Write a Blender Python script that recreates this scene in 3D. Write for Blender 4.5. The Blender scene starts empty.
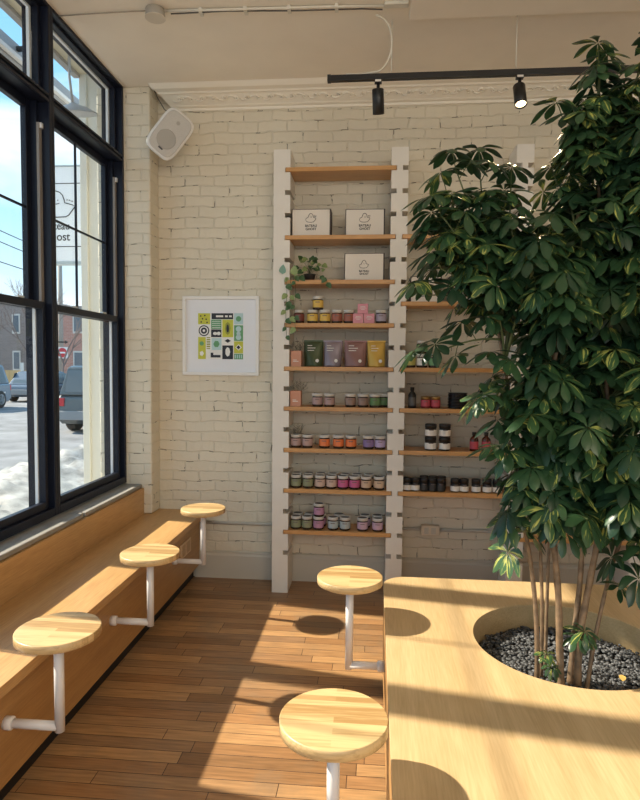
import bpy, math, random
from mathutils import Vector, Matrix, noise
S = bpy.context.scene
COL = S.collection
PI = math.pi
rnd = random.Random(7)

# ------------------------------------------------------------------ camera
H = 1.74                                    # eye height
FPX, YAW, PITCH, ROLL = 604.36, 0.0885, 0.0567, 0.0095
fw = Vector((-math.sin(YAW)*math.cos(PITCH), math.cos(YAW)*math.cos(PITCH), -math.sin(PITCH)))
r0 = Vector((math.cos(YAW), math.sin(YAW), 0)); u0 = r0.cross(fw)
rt = math.cos(ROLL)*r0 + math.sin(ROLL)*u0; up = -math.sin(ROLL)*r0 + math.cos(ROLL)*u0
cd = bpy.data.cameras.new('camera'); cam = bpy.data.objects.new('camera', cd); COL.objects.link(cam)
M = Matrix((rt, up, -fw)).transposed().to_4x4(); M.translation = (0, 0, H)
cam.matrix_world = M
cd.sensor_fit = 'HORIZONTAL'; cd.sensor_width = 36; cd.lens = FPX*36/640; cd.clip_start = .05; cd.clip_end = 300
S.camera = cam
S.view_settings.view_transform = 'Standard'; S.view_settings.look = 'None'
S.view_settings.gamma = 1; S.view_settings.use_curve_mapping = False
S.view_settings.exposure = 0.55

def at(px, py, Y):                          # photo pixel -> point at depth Y
    d = fw + rt*((px-320)/FPX) - up*((py-400)/FPX)
    return Vector((0, 0, H)) + d*(Y/d.y)

# ------------------------------------------------------------------ light
SUN_DIR = Vector((1.17, -.205, -1)).normalized()
sd = bpy.data.lights.new('sun', 'SUN'); sd.energy = 6.7; sd.angle = math.radians(1.1); sd.color = (1, .89, .73)
so = bpy.data.objects.new('sun', sd); COL.objects.link(so)
so.rotation_euler = SUN_DIR.to_track_quat('-Z', 'Y').to_euler(); so.location = (-8, 2, 9)

w = bpy.data.worlds.new('sky'); S.world = w; w.use_nodes = True
nt = w.node_tree; nt.nodes.clear()
out = nt.nodes.new('ShaderNodeOutputWorld'); bg = nt.nodes.new('ShaderNodeBackground')
tc = nt.nodes.new('ShaderNodeTexCoord'); mp = nt.nodes.new('ShaderNodeMapping'); mp.inputs['Scale'].default_value = (1, 1, 3)
nz = nt.nodes.new('ShaderNodeTexNoise'); nz.inputs['Scale'].default_value = 2.6; nz.inputs['Detail'].default_value = 6; nz.inputs['Distortion'].default_value = .5
cr = nt.nodes.new('ShaderNodeValToRGB'); cr.color_ramp.elements[0].position = .47; cr.color_ramp.elements[1].position = .66
sx = nt.nodes.new('ShaderNodeSeparateXYZ'); gr = nt.nodes.new('ShaderNodeValToRGB')
gr.color_ramp.elements[0].position = 0.0; gr.color_ramp.elements[0].color = (.80, .88, .95, 1)
gr.color_ramp.elements[1].position = .55; gr.color_ramp.elements[1].color = (.20, .50, .86, 1)
e = gr.color_ramp.elements.new(.25); e.color = (.36, .70, .95, 1)
mx = nt.nodes.new('ShaderNodeMix'); mx.data_type = 'RGBA'; mx.inputs['B'].default_value = (.88, .93, .97, 1)
L = nt.links.new
L(tc.outputs['Generated'], mp.inputs['Vector']); L(mp.outputs[0], nz.inputs['Vector']); L(nz.outputs['Fac'], cr.inputs[0])
L(tc.outputs['Generated'], sx.inputs[0]); L(sx.outputs['Z'], gr.inputs[0]); L(gr.outputs[0], mx.inputs['A']); L(cr.outputs[0], mx.inputs['Factor'])
L(mx.outputs['Result'], bg.inputs[0]); L(bg.outputs[0], out.inputs[0]); bg.inputs[1].default_value = 1.0

def area(name, loc, target, sx_, sy_, power, color):
    d = bpy.data.lights.new(name, 'AREA'); d.shape = 'RECTANGLE'; d.size = sx_; d.size_y = sy_; d.energy = power; d.color = color
    o = bpy.data.objects.new(name, d); COL.objects.link(o); o.location = loc
    o.rotation_euler = (Vector(target)-Vector(loc)).to_track_quat('-Z', 'Y').to_euler(); return o
area('rear_fill_light', (1.6, -1.6, 3.7), (1.2, 3.5, 1.6), 3.0, 2.0, 72, (1, .82, .58))  # added warm fill from behind the camera, stands in for unseen room lamps

# ------------------------------------------------------------------ materials
def nodes(m):
    m.use_nodes = True; n = m.node_tree.nodes; return n, m.node_tree.links.new, n['Principled BSDF']
def mat(name, col, rough=.5, metal=0, spec=.5, noise_amt=0, nscale=30, bump=0, emit=None, estr=0, trans=0):
    m = bpy.data.materials.new(name); n, l, b = nodes(m)
    b.inputs['Base Color'].default_value = (*col, 1); b.inputs['Roughness'].default_value = rough; b.inputs['Metallic'].default_value = metal
    b.inputs['Specular IOR Level'].default_value = spec
    if emit: b.inputs['Emission Color'].default_value = (*emit, 1); b.inputs['Emission Strength'].default_value = estr
    if trans: b.inputs['Transmission Weight'].default_value = trans
    if noise_amt or bump:
        t = n.new('ShaderNodeTexCoord'); z = n.new('ShaderNodeTexNoise'); z.inputs['Scale'].default_value = nscale; z.inputs['Detail'].default_value = 5
        l(t.outputs['Object'], z.inputs['Vector'])
        if noise_amt:
            r = n.new('ShaderNodeValToRGB'); r.color_ramp.elements[0].position = .3; r.color_ramp.elements[1].position = .7
            r.color_ramp.elements[0].color = (*[c*(1-noise_amt) for c in col], 1); r.color_ramp.elements[1].color = (*[min(1, c*(1+noise_amt*.6)) for c in col], 1)
            l(z.outputs['Fac'], r.inputs[0]); l(r.outputs[0], b.inputs['Base Color'])
        if bump:
            bp = n.new('ShaderNodeBump'); bp.inputs['Strength'].default_value = bump; bp.inputs['Distance'].default_value = .01
            l(z.outputs['Fac'], bp.inputs['Height']); l(bp.outputs[0], b.inputs['Normal'])
    return m

def wood(name, c1, c2, axis, rough=.38, fine=60, stretch=.05, strips=None):
    """grain runs along axis (0 x, 1 y); strips = width of glued staves across the grain"""
    m = bpy.data.materials.new(name); n, l, b = nodes(m)
    t = n.new('ShaderNodeTexCoord'); mp = n.new('ShaderNodeMapping')
    sc = [1, 1, 1]; sc[axis] = stretch; mp.inputs['Scale'].default_value = sc
    l(t.outputs['Object'], mp.inputs['Vector'])
    z1 = n.new('ShaderNodeTexNoise'); z1.inputs['Scale'].default_value = 9; z1.inputs['Detail'].default_value = 4; z1.inputs['Distortion'].default_value = .8
    z2 = n.new('ShaderNodeTexNoise'); z2.inputs['Scale'].default_value = fine*2.5; z2.inputs['Detail'].default_value = 6
    l(mp.outputs[0], z1.inputs['Vector']); l(mp.outputs[0], z2.inputs['Vector'])
    a = n.new('ShaderNodeMath'); a.operation = 'MULTIPLY_ADD'; a.inputs[1].default_value = .5; l(z1.outputs['Fac'], a.inputs[0])
    a2 = n.new('ShaderNodeMath'); a2.operation = 'MULTIPLY'; a2.inputs[1].default_value = .5; l(z2.outputs['Fac'], a2.inputs[0]); l(a2.outputs[0], a.inputs[2])
    src = a.outputs[0]
    if strips:
        br = n.new('ShaderNodeTexBrick'); br.inputs['Scale'].default_value = 1; br.inputs['Brick Width'].default_value = .55; br.inputs['Row Height'].default_value = strips
        br.inputs['Mortar Size'].default_value = .0; br.inputs['Color1'].default_value = (0, 0, 0, 1); br.inputs['Color2'].default_value = (1, 1, 1, 1)
        if axis == 1:
            mm = n.new('ShaderNodeMapping'); mm.inputs['Rotation'].default_value = (0, 0, PI/2); l(t.outputs['Object'], mm.inputs['Vector']); l(mm.outputs[0], br.inputs['Vector'])
        else: l(t.outputs['Object'], br.inputs['Vector'])
        a3 = n.new('ShaderNodeMath'); a3.operation = 'MULTIPLY_ADD'; a3.inputs[1].default_value = .34; l(br.outputs['Color'], a3.inputs[0])
        a4 = n.new('ShaderNodeMath'); a4.operation = 'SUBTRACT'; a4.inputs[1].default_value = .17; l(src, a4.inputs[0]); l(a4.outputs[0], a3.inputs[2]); src = a3.outputs[0]
    r = n.new('ShaderNodeValToRGB'); r.color_ramp.elements[0].position = .36; r.color_ramp.elements[1].position = .64
    r.color_ramp.elements[0].color = (*c1, 1); r.color_ramp.elements[1].color = (*c2, 1)
    l(src, r.inputs[0]); l(r.outputs[0], b.inputs['Base Color']); b.inputs['Roughness'].default_value = rough
    bp = n.new('ShaderNodeBump'); bp.inputs['Strength'].default_value = .06; bp.inputs['Distance'].default_value = .004
    l(z2.outputs['Fac'], bp.inputs['Height']); l(bp.outputs[0], b.inputs['Normal'])
    return m

def floor_mat():
    m = bpy.data.materials.new('old_maple_floor'); n, l, b = nodes(m)
    t = n.new('ShaderNodeTexCoord')
    br = n.new('ShaderNodeTexBrick'); br.offset = 0; br.squash = 1
    for k, v in {'Scale': 1, 'Brick Width': .78, 'Row Height': .080, 'Mortar Size': .0017, 'Mortar Smooth': .1, 'Bias': 0}.items(): br.inputs[k].default_value = v
    br.inputs['Color1'].default_value = (0, 0, 0, 1); br.inputs['Color2'].default_value = (1, 1, 1, 1); br.inputs['Mortar'].default_value = (0, 0, 0, 1)
    sp = n.new('ShaderNodeSeparateXYZ'); l(t.outputs['Object'], sp.inputs[0])
    dv = n.new('ShaderNodeMath'); dv.operation = 'DIVIDE'; dv.inputs[1].default_value = .080; l(sp.outputs['Y'], dv.inputs[0])
    fl = n.new('ShaderNodeMath'); fl.operation = 'FLOOR'; l(dv.outputs[0], fl.inputs[0])
    wn = n.new('ShaderNodeTexWhiteNoise'); wn.noise_dimensions = '1D'; l(fl.outputs[0], wn.inputs['W'])
    sh = n.new('ShaderNodeMath'); sh.operation = 'MULTIPLY_ADD'; sh.inputs[1].default_value = 7.3; l(wn.outputs['Value'], sh.inputs[0]); l(sp.outputs['X'], sh.inputs[2])
    cb_ = n.new('ShaderNodeCombineXYZ'); l(sh.outputs[0], cb_.inputs['X']); l(sp.outputs['Y'], cb_.inputs['Y']); l(cb_.outputs[0], br.inputs['Vector'])
    ramp = n.new('ShaderNodeValToRGB'); cs = [(0, (.25, .13, .055)), (.25, (.41, .21, .085)), (.5, (.30, .17, .085)), (.75, (.50, .28, .12)), (1, (.36, .19, .08))]
    ramp.color_ramp.elements[0].color = (*cs[0][1], 1); ramp.color_ramp.elements[1].color = (*cs[-1][1], 1)
    for p, c in cs[1:-1]: e = ramp.color_ramp.elements.new(p); e.color = (*c, 1)
    l(br.outputs['Color'], ramp.inputs[0])
    mp = n.new('ShaderNodeMapping'); mp.inputs['Scale'].default_value = (.08, 1, 1); l(t.outputs['Object'], mp.inputs['Vector'])
    g = n.new('ShaderNodeTexNoise'); g.inputs['Scale'].default_value = 70; g.inputs['Detail'].default_value = 6; l(mp.outputs[0], g.inputs['Vector'])
    gr_ = n.new('ShaderNodeValToRGB'); gr_.color_ramp.elements[0].position = .3; gr_.color_ramp.elements[1].position = .7
    gr_.color_ramp.elements[0].color = (.68, .68, .68, 1); gr_.color_ramp.elements[1].color = (1.1, 1.1, 1.1, 1); l(g.outputs['Fac'], gr_.inputs[0])
    mu = n.new('ShaderNodeMix'); mu.data_type = 'RGBA'; mu.blend_type = 'MULTIPLY'; mu.inputs['Factor'].default_value = 1
    l(ramp.outputs[0], mu.inputs['A']); l(gr_.outputs[0], mu.inputs['B'])
    # worn grey traffic patches
    p = n.new('ShaderNodeTexNoise'); p.inputs['Scale'].default_value = 1.7; p.inputs['Detail'].default_value = 7; p.inputs['Roughness'].default_value = .65; l(t.outputs['Object'], p.inputs['Vector'])
    pr = n.new('ShaderNodeValToRGB'); pr.color_ramp.elements[0].position = .50; pr.color_ramp.elements[1].position = .66
    pr.color_ramp.elements[1].color = (.62, .62, .62, 1); l(p.outputs['Fac'], pr.inputs[0])
    mw = n.new('ShaderNodeMix'); mw.data_type = 'RGBA'; mw.inputs['B'].default_value = (.235, .165, .10, 1)
    l(pr.outputs[0], mw.inputs['Factor']); l(mu.outputs['Result'], mw.inputs['A'])
    # dark open joints, some wider than others
    j = n.new('ShaderNodeMix'); j.data_type = 'RGBA'; j.inputs['B'].default_value = (.045, .02, .01, 1)
    l(br.outputs['Fac'], j.inputs['Factor']); l(mw.outputs['Result'], j.inputs['A']); l(j.outputs['Result'], b.inputs['Base Color'])
    b.inputs['Roughness'].default_value = .42
    iv = n.new('ShaderNodeMath'); iv.operation = 'SUBTRACT'; iv.inputs[0].default_value = 1; l(br.outputs['Fac'], iv.inputs[1])
    ad = n.new('ShaderNodeMath'); ad.operation = 'MULTIPLY_ADD'; ad.inputs[1].default_value = .12; l(g.outputs['Fac'], ad.inputs[0]); l(iv.outputs[0], ad.inputs[2])
    bp = n.new('ShaderNodeBump'); bp.inputs['Strength'].default_value = .35; bp.inputs['Distance'].default_value = .004; l(ad.outputs[0], bp.inputs['Height']); l(bp.outputs[0], b.inputs['Normal'])
    return m

def brick_mat(name, base, width, row, mortar, col_var=None, mortar_col=None, bump_d=.012):
    m = bpy.data.materials.new(name); n, l, b = nodes(m)
    t = n.new('ShaderNodeTexCoord'); s = n.new('ShaderNodeSeparateXYZ'); l(t.outputs['Object'], s.inputs[0])
    a = n.new('ShaderNodeMath'); a.operation = 'ADD'; l(s.outputs['X'], a.inputs[0]); l(s.outputs['Y'], a.inputs[1])
    c = n.new('ShaderNodeCombineXYZ'); l(a.outputs[0], c.inputs['X']); l(s.outputs['Z'], c.inputs['Y'])
    wn = n.new('ShaderNodeTexNoise'); wn.inputs['Scale'].default_value = 6; wn.inputs['Detail'].default_value = 4; l(t.outputs['Object'], wn.inputs['Vector'])
    sub = n.new('ShaderNodeVectorMath'); sub.operation = 'MULTIPLY_ADD'; sub.inputs[1].default_value = (.05, .05, 0) if width < 1 else (0, 0, 0)
    l(wn.outputs['Color'], sub.inputs[0]); l(c.outputs[0], sub.inputs[2])
    br = n.new('ShaderNodeTexBrick')
    for k, v in {'Scale': 1, 'Brick Width': width, 'Row Height': row, 'Mortar Size': mortar, 'Mortar Smooth': .75}.items(): br.inputs[k].default_value = v
    l(sub.outputs[0], br.inputs['Vector'])
    v = col_var or [x*.95 for x in base]
    br.inputs['Color1'].default_value = (*base, 1); br.inputs['Color2'].default_value = (*v, 1); br.inputs['Mortar'].default_value = (*(mortar_col or [x*.97 for x in base]), 1)
    n1 = n.new('ShaderNodeTexNoise'); n1.inputs['Scale'].default_value = 34; n1.inputs['Detail'].default_value = 7; l(t.outputs['Object'], n1.inputs['Vector'])
    n2 = n.new('ShaderNodeTexNoise'); n2.inputs['Scale'].default_value = 13; n2.inputs['Detail'].default_value = 5; l(t.outputs['Object'], n2.inputs['Vector'])
    # open gaps in the pointing
    g = n.new('ShaderNodeMath'); g.operation = 'GREATER_THAN'; g.inputs[1].default_value = .60; l(n2.outputs['Fac'], g.inputs[0])
    g2 = n.new('ShaderNodeMath'); g2.operation = 'GREATER_THAN'; g2.inputs[1].default_value = .86; l(br.outputs['Fac'], g2.inputs[0])
    gm = n.new('ShaderNodeMath'); gm.operation = 'MULTIPLY'; l(g.outputs[0], gm.inputs[0]); l(g2.outputs[0], gm.inputs[1])
    gf = n.new('ShaderNodeMath'); gf.operation = 'MULTIPLY'; gf.inputs[1].default_value = .8 if not mortar_col else 0; l(gm.outputs[0], gf.inputs[0])
    mxx = n.new('ShaderNodeMix'); mxx.data_type = 'RGBA'; mxx.inputs['B'].default_value = (.10, .075, .05, 1)
    l(gf.outputs[0], mxx.inputs['Factor']); l(br.outputs['Color'], mxx.inputs['A']); l(mxx.outputs['Result'], b.inputs['Base Color'])
    iv = n.new('ShaderNodeMath'); iv.operation = 'MULTIPLY_ADD'; iv.inputs[1].default_value = -1; iv.inputs[2].default_value = 1; l(br.outputs['Fac'], iv.inputs[0])
    a1 = n.new('ShaderNodeMath'); a1.operation = 'MULTIPLY_ADD'; a1.inputs[1].default_value = .38; l(n1.outputs['Fac'], a1.inputs[0]); l(iv.outputs[0], a1.inputs[2])
    a2 = n.new('ShaderNodeMath'); a2.operation = 'MULTIPLY_ADD'; a2.inputs[1].default_value = 1.1; l(n2.outputs['Fac'], a2.inputs[0]); l(a1.outputs[0], a2.inputs[2])
    a3 = n.new('ShaderNodeMath'); a3.operation = 'SUBTRACT'; l(a2.outputs[0], a3.inputs[0]); l(gm.outputs[0], a3.inputs[1])
    bp = n.new('ShaderNodeBump'); bp.inputs['Strength'].default_value = .55; bp.inputs['Distance'].default_value = bump_d; l(a3.outputs[0], bp.inputs['Height']); l(bp.outputs[0], b.inputs['Normal'])
    b.inputs['Roughness'].default_value = .55
    return m

def leaf_mat():
    m = bpy.data.materials.new('variegated_leaf'); n, l, b = nodes(m)
    uv = n.new('ShaderNodeUVMap'); uv.uv_map = 'UVMap'; at_ = n.new('ShaderNodeAttribute'); at_.attribute_name = 'rnd'
    mp = n.new('ShaderNodeMapping'); mp.inputs['Scale'].default_value = (1.6, .55, 1); l(uv.outputs[0], mp.inputs['Vector'])
    cx = n.new('ShaderNodeVectorMath'); cx.operation = 'SCALE'; cx.inputs['Scale'].default_value = 40; l(at_.outputs['Color'], cx.inputs[0])
    ad = n.new('ShaderNodeVectorMath'); ad.operation = 'ADD'; l(mp.outputs[0], ad.inputs[0]); l(cx.outputs[0], ad.inputs[1])
    z = n.new('ShaderNodeTexNoise'); z.inputs['Scale'].default_value = 2.2; z.inputs['Detail'].default_value = 2; l(ad.outputs[0], z.inputs['Vector'])
    th = n.new('ShaderNodeMath'); th.operation = 'MULTIPLY_ADD'; th.inputs[1].default_value = -.30; th.inputs[2].default_value = .82; l(at_.outputs['Fac'], th.inputs[0])
    gt = n.new('ShaderNodeMath'); gt.operation = 'SUBTRACT'; l(z.outputs['Fac'], gt.inputs[0]); l(th.outputs[0], gt.inputs[1])
    sm = n.new('ShaderNodeMath'); sm.operation = 'MULTIPLY'; sm.use_clamp = True; sm.inputs[1].default_value = 14; l(gt.outputs[0], sm.inputs[0])
    gv = n.new('ShaderNodeValToRGB'); gv.color_ramp.elements[0].color = (.020, .052, .026, 1); gv.color_ramp.elements[1].color = (.052, .120, .044, 1)
    l(at_.outputs['Fac'], gv.inputs[0])
    mxx = n.new('ShaderNodeMix'); mxx.data_type = 'RGBA'; mxx.inputs['B'].default_value = (.50, .50, .12, 1)
    l(sm.outputs[0], mxx.inputs['Factor']); l(gv.outputs[0], mxx.inputs['A']); l(mxx.outputs['Result'], b.inputs['Base Color'])
    b.inputs['Roughness'].default_value = .30; b.inputs['Specular IOR Level'].default_value = .5
    tr = n.new('ShaderNodeBsdfTranslucent'); l(mxx.outputs['Result'], tr.inputs[0])
    mi = n.new('ShaderNodeMixShader'); mi.inputs[0].default_value = .22; l(b.outputs[0], mi.inputs[1]); l(tr.outputs[0], mi.inputs[2])
    l(mi.outputs[0], n['Material Output'].inputs['Surface'])
    return m

m_brick = brick_mat('painted_brick', (.74, .67, .53), .235, .0815, .0065, bump_d=.0125)
m_floor = floor_mat()
m_ceil = mat('ceiling_plaster', (.90, .83, .71), .8, noise_amt=.03, nscale=4, bump=.04)
m_mould = mat('moulding_paint', (.89, .83, .71), .6)
m_base = mat('baseboard_paint', (.56, .52, .44), .5)
m_black = mat('navy_black_frame', (.007, .010, .022), .42, spec=.3, noise_amt=.1)
m_jambw = mat('sash_track_grey', (.26, .24, .22), .5)
m_jambl = mat('jamb_liner_white', (.75, .77, .80), .5)
m_latch = mat('latch_nickel', (.6, .6, .58), .3, .8)
m_stone = mat('sill_stone', (.30, .28, .25), .6, noise_amt=.15, nscale=12)
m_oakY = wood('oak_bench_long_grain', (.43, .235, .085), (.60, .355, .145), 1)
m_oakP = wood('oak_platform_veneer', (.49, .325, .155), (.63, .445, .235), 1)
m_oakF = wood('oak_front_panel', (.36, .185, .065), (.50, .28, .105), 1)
m_pine = wood('pine_shelf', (.50, .25, .085), (.66, .36, .135), 0)
m_block = wood('butcher_block_ash', (.38, .225, .085), (.66, .46, .225), 0, strips=.027)
m_kick = mat('black_kick', (.006, .006, .007), .6)
m_steel = mat('white_powder_coat', (.78, .75, .72), .35)
m_upr = mat('upright_paint', (.80, .76, .69), .5, noise_amt=.03, nscale=8)
m_leaf = leaf_mat()
m_bark = mat('umbrella_plant_bark', (.24, .155, .09), .6, noise_amt=.45, nscale=26, bump=.4)
m_twig = mat('green_twig', (.10, .12, .04), .6)
m_peb = mat('dark_pebbles', (.055, .057, .06), .55, noise_amt=.5, nscale=22)
m_soil = mat('black_soil', (.01, .009, .008), .9, noise_amt=.3)
m_blackm = mat('black_metal', (.012, .012, .013), .4)
m_white = mat('white_plastic', (.80, .79, .76), .4)
m_grille = mat('speaker_grille', (.58, .56, .52), .6, noise_amt=.1, nscale=220)
m_cone = mat('speaker_cone_grey', (.44, .42, .38), .7)
m_cable = mat('white_cable', (.72, .68, .58), .5)
m_ink = mat('black_ink', (.02, .02, .02), .6)
m_paper = mat('cream_card', (.78, .72, .64), .7)
m_glass = bpy.data.materials.new('window_glass'); n, l, b = nodes(m_glass)
tb = n.new('ShaderNodeBsdfTransparent'); gb = n.new('ShaderNodeBsdfGlossy'); gb.inputs['Roughness'].default_value = .02; mi = n.new('ShaderNodeMixShader')
fr = n.new('ShaderNodeLayerWeight'); fr.inputs['Blend'].default_value = .5
pw_ = n.new('ShaderNodeMath'); pw_.operation = 'POWER'; pw_.inputs[1].default_value = 5; l(fr.outputs['Facing'], pw_.inputs[0]); ml = n.new('ShaderNodeMath'); ml.operation = 'MULTIPLY_ADD'; ml.inputs[1].default_value = .25; ml.inputs[2].default_value = .015; l(pw_.outputs[0], ml.inputs[0]); l(ml.outputs[0], mi.inputs[0]); l(tb.outputs[0], mi.inputs[1]); l(gb.outputs[0], mi.inputs[2])
tb.inputs[0].default_value = (.97, .985, .98, 1); l(mi.outputs[0], n['Material Output'].inputs['Surface'])

# ------------------------------------------------------------------ mesh helpers
class MB:
    def __init__(s): s.v = []; s.f = []; s.mi = []; s.sm = []; s.uv = None; s.r = None
    def add(s, vs, fs, mi=0, smooth=False):
        o = len(s.v); s.v += [Vector(q) for q in vs]
        for f in fs: s.f.append([i+o for i in f]); s.mi.append(mi); s.sm.append(smooth)
        return s
    def box(s, a, b, mi=0):
        x0, y0, z0 = a; x1, y1, z1 = b
        x0, x1 = min(x0, x1), max(x0, x1); y0, y1 = min(y0, y1), max(y0, y1); z0, z1 = min(z0, z1), max(z0, z1)
        return s.add([(x0, y0, z0), (x1, y0, z0), (x1, y1, z0), (x0, y1, z0), (x0, y0, z1), (x1, y0, z1), (x1, y1, z1), (x0, y1, z1)],
                     [(0, 3, 2, 1), (4, 5, 6, 7), (0, 1, 5, 4), (1, 2, 6, 5), (2, 3, 7, 6), (3, 0, 4, 7)], mi)
    def prism(s, poly, h0, h1, ax=2, mi=0, smooth=False):
        """polygon in the plane across ax, extruded from h0 to h1"""
        def P(u, v_, h): return [(h, u, v_), (u, h, v_), (u, v_, h)][ax]
        k = len(poly); vs = [P(u, v_, h0) for u, v_ in poly] + [P(u, v_, h1) for u, v_ in poly]
        s.add(vs, [tuple(range(k))[::-1], tuple(range(k, 2*k))], mi)
        o = len(s.v)-2*k
        for i in range(k): s.f.append([o+i, o+(i+1) % k, o+k+(i+1) % k, o+k+i]); s.mi.append(mi); s.sm.append(smooth)
        return s
    def lathe(s, prof, c=(0, 0, 0), k=24, axis=None, mi=0, caps=True, smooth=True):
        """prof = [(radius, height)]; axis = direction of the height"""
        q = Vector(axis or (0, 0, 1)).to_track_quat('Z', 'Y'); c = Vector(c); vs = []
        for r, h in prof:
            for i in range(k):
                a = 2*PI*i/k; vs.append(c + q @ Vector((r*math.cos(a), r*math.sin(a), h)))
        fs = []
        for j in range(len(prof)-1):
            for i in range(k): fs.append((j*k+i, j*k+(i+1) % k, (j+1)*k+(i+1) % k, (j+1)*k+i))
        s.add(vs, fs, mi, smooth); o = len(s.v)-len(vs)
        if caps:
            s.f.append([o+i for i in range(k)][::-1]); s.mi.append(mi); s.sm.append(False)
            e_ = o+(len(prof)-1)*k; s.f.append([e_+i for i in range(k)]); s.mi.append(mi); s.sm.append(False)
        return s
    def tube(s, pts, r, k=8, mi=0, r1=None, cap=True):
        pts = [Vector(q) for q in pts]; n_ = len(pts); vs = []; prev = None
        for j, q in enumerate(pts):
            d = (pts[min(j+1, n_-1)]-pts[max(j-1, 0)]);
            if d.length < 1e-9: d = Vector((0, 0, 1))
            d.normalize()
            if prev is None: u = d.orthogonal().normalized()
            else: u = (prev - d*prev.dot(d)); u = u.normalized() if u.length > 1e-6 else d.orthogonal().normalized()
            prev = u; v_ = d.cross(u)
            rr = r if r1 is None else r + (r1-r)*j/(n_-1)
            for i in range(k):
                a = 2*PI*i/k; vs.append(q + u*rr*math.cos(a) + v_*rr*math.sin(a))
        fs = [(j*k+i, j*k+(i+1) % k, (j+1)*k+(i+1) % k, (j+1)*k+i) for j in range(n_-1) for i in range(k)]
        s.add(vs, fs, mi, True); o = len(s.v)-len(vs)
        if cap:
            s.f.append([o+i for i in range(k)][::-1]); s.f.append([o+(n_-1)*k+i for i in range(k)]); s.mi += [mi, mi]; s.sm += [False, False]
        return s
    def build(s, name, mats, parent=None, bevel=0, seg=2, auto=True):
        me = bpy.data.meshes.new(name)
        off = parent_loc(parent)
        me.from_pydata([v-off for v in s.v], [], s.f)
        if not isinstance(mats, (list, tuple)): mats = [mats]
        for m_ in mats: me.materials.append(m_)
        for p_, mi_, sm_ in zip(me.polygons, s.mi, s.sm): p_.material_index = mi_; p_.use_smooth = sm_
        if s.uv:
            ul = me.uv_layers.new(name='UVMap'); ul.data.foreach_set('uv', [c_ for q in s.uv for c_ in q])
        if s.r:
            a_ = me.attributes.new('rnd', 'FLOAT', 'FACE'); a_.data.foreach_set('value', s.r)
        me.update(); o = bpy.data.objects.new(name, me); COL.objects.link(o)
        if parent: o.parent = parent
        if bevel:
            b_ = o.modifiers.new('bevel', 'BEVEL'); b_.width = bevel; b_.segments = seg; b_.limit_method = 'ANGLE'; b_.angle_limit = math.radians(40)
        return o

def parent_loc(p_):
    v = Vector((0, 0, 0))
    while p_: v += p_.location; p_ = p_.parent
    return v
def tag(o, label=None, cat=None, group=None, kind=None):
    if label: o['label'] = label
    if cat: o['category'] = cat
    if group: o['group'] = group
    if kind: o['kind'] = kind
    return o
def thing(name, loc, label, cat, group=None, rz=0):
    o = bpy.data.objects.new(name, None); COL.objects.link(o); o.location = loc; o.rotation_euler = (0, 0, rz); o.empty_display_size = .05
    return tag(o, label, cat, group)
def struct(o, label=None): o['kind'] = 'structure'; return tag(o, label)
def dup(root, loc, label, group=None, rz=0):
    def cp(o, par):
        c = o.copy(); COL.objects.link(c); c.parent = par
        for ch in list(o.children): cp(ch, c)
        return c
    r = cp(root, None); r.location = loc; r.rotation_euler = (0, 0, rz); r['label'] = label
    if group: r['group'] = group
    return r
def text_mesh(name, body, size, m_, parent, loc, rot=(PI/2, 0, 0), depth=.0006, sx_=1.0, bold=.0):
    c = bpy.data.curves.new('t', 'FONT'); c.body = body; c.size = size; c.extrude = depth; c.align_x = 'CENTER'; c.align_y = 'CENTER'; c.offset = bold
    o = bpy.data.objects.new('t', c); COL.objects.link(o); bpy.context.view_layer.update()
    me = bpy.data.meshes.new_from_object(o.evaluated_get(bpy.context.evaluated_depsgraph_get())); bpy.data.objects.remove(o)
    me.materials.clear(); me.materials.append(m_); ob = bpy.data.objects.new(name, me); COL.objects.link(ob); ob.parent = parent
    ob.location = Vector(loc)-parent_loc(parent); ob.rotation_euler = rot; ob.scale = (sx_, 1, 1); return ob

# ------------------------------------------------------------------ room shell
YW, XW, ZC = 4.785, -1.94, 3.855              # brick wall, window wall inner face, ceiling
XR, YB = 4.2, -3.2
struct(MB().box((XW-.35, YB, -.12), (XR+.2, YW+.3, 0)).build('floor', m_floor))
c_ = MB().box((XW-.12, YB, ZC), (XR+.2, YW+.3, ZC+.2)); struct(c_.build('ceiling', m_ceil))
struct(MB().box((.18, YB, ZC-.030), (XR, 3.80, ZC)).build('trim_4', m_ceil, bevel=.004), 'shallow dropped ceiling panel')
struct(MB().box((XW-.22, YW, 0), (XR+.2, YW+.3, ZC)).build('wall_back', m_brick))
struct(MB().box((XR, YB, 0), (XR+.2, YW, ZC)).build('wall_right', m_base))
lw = MB().box((XW-.30, YB, -.1), (XW, YW, .762)); struct(lw.build('wall_left', m_brick))
pl = MB().box((-2.16, 4.598, .555), (-1.735, YW, ZC)); struct(pl.build('trim_1', m_brick, bevel=.012), 'painted brick pier between window and back wall')
bbm = MB().prism([(YW-.024, 0), (YW-.024, .185), (YW-.016, .20), (YW-.016, .215), (YW, .222), (YW, 0)], -1.44, XR, 0)
struct(bbm.build('baseboard_back', m_base))
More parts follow.
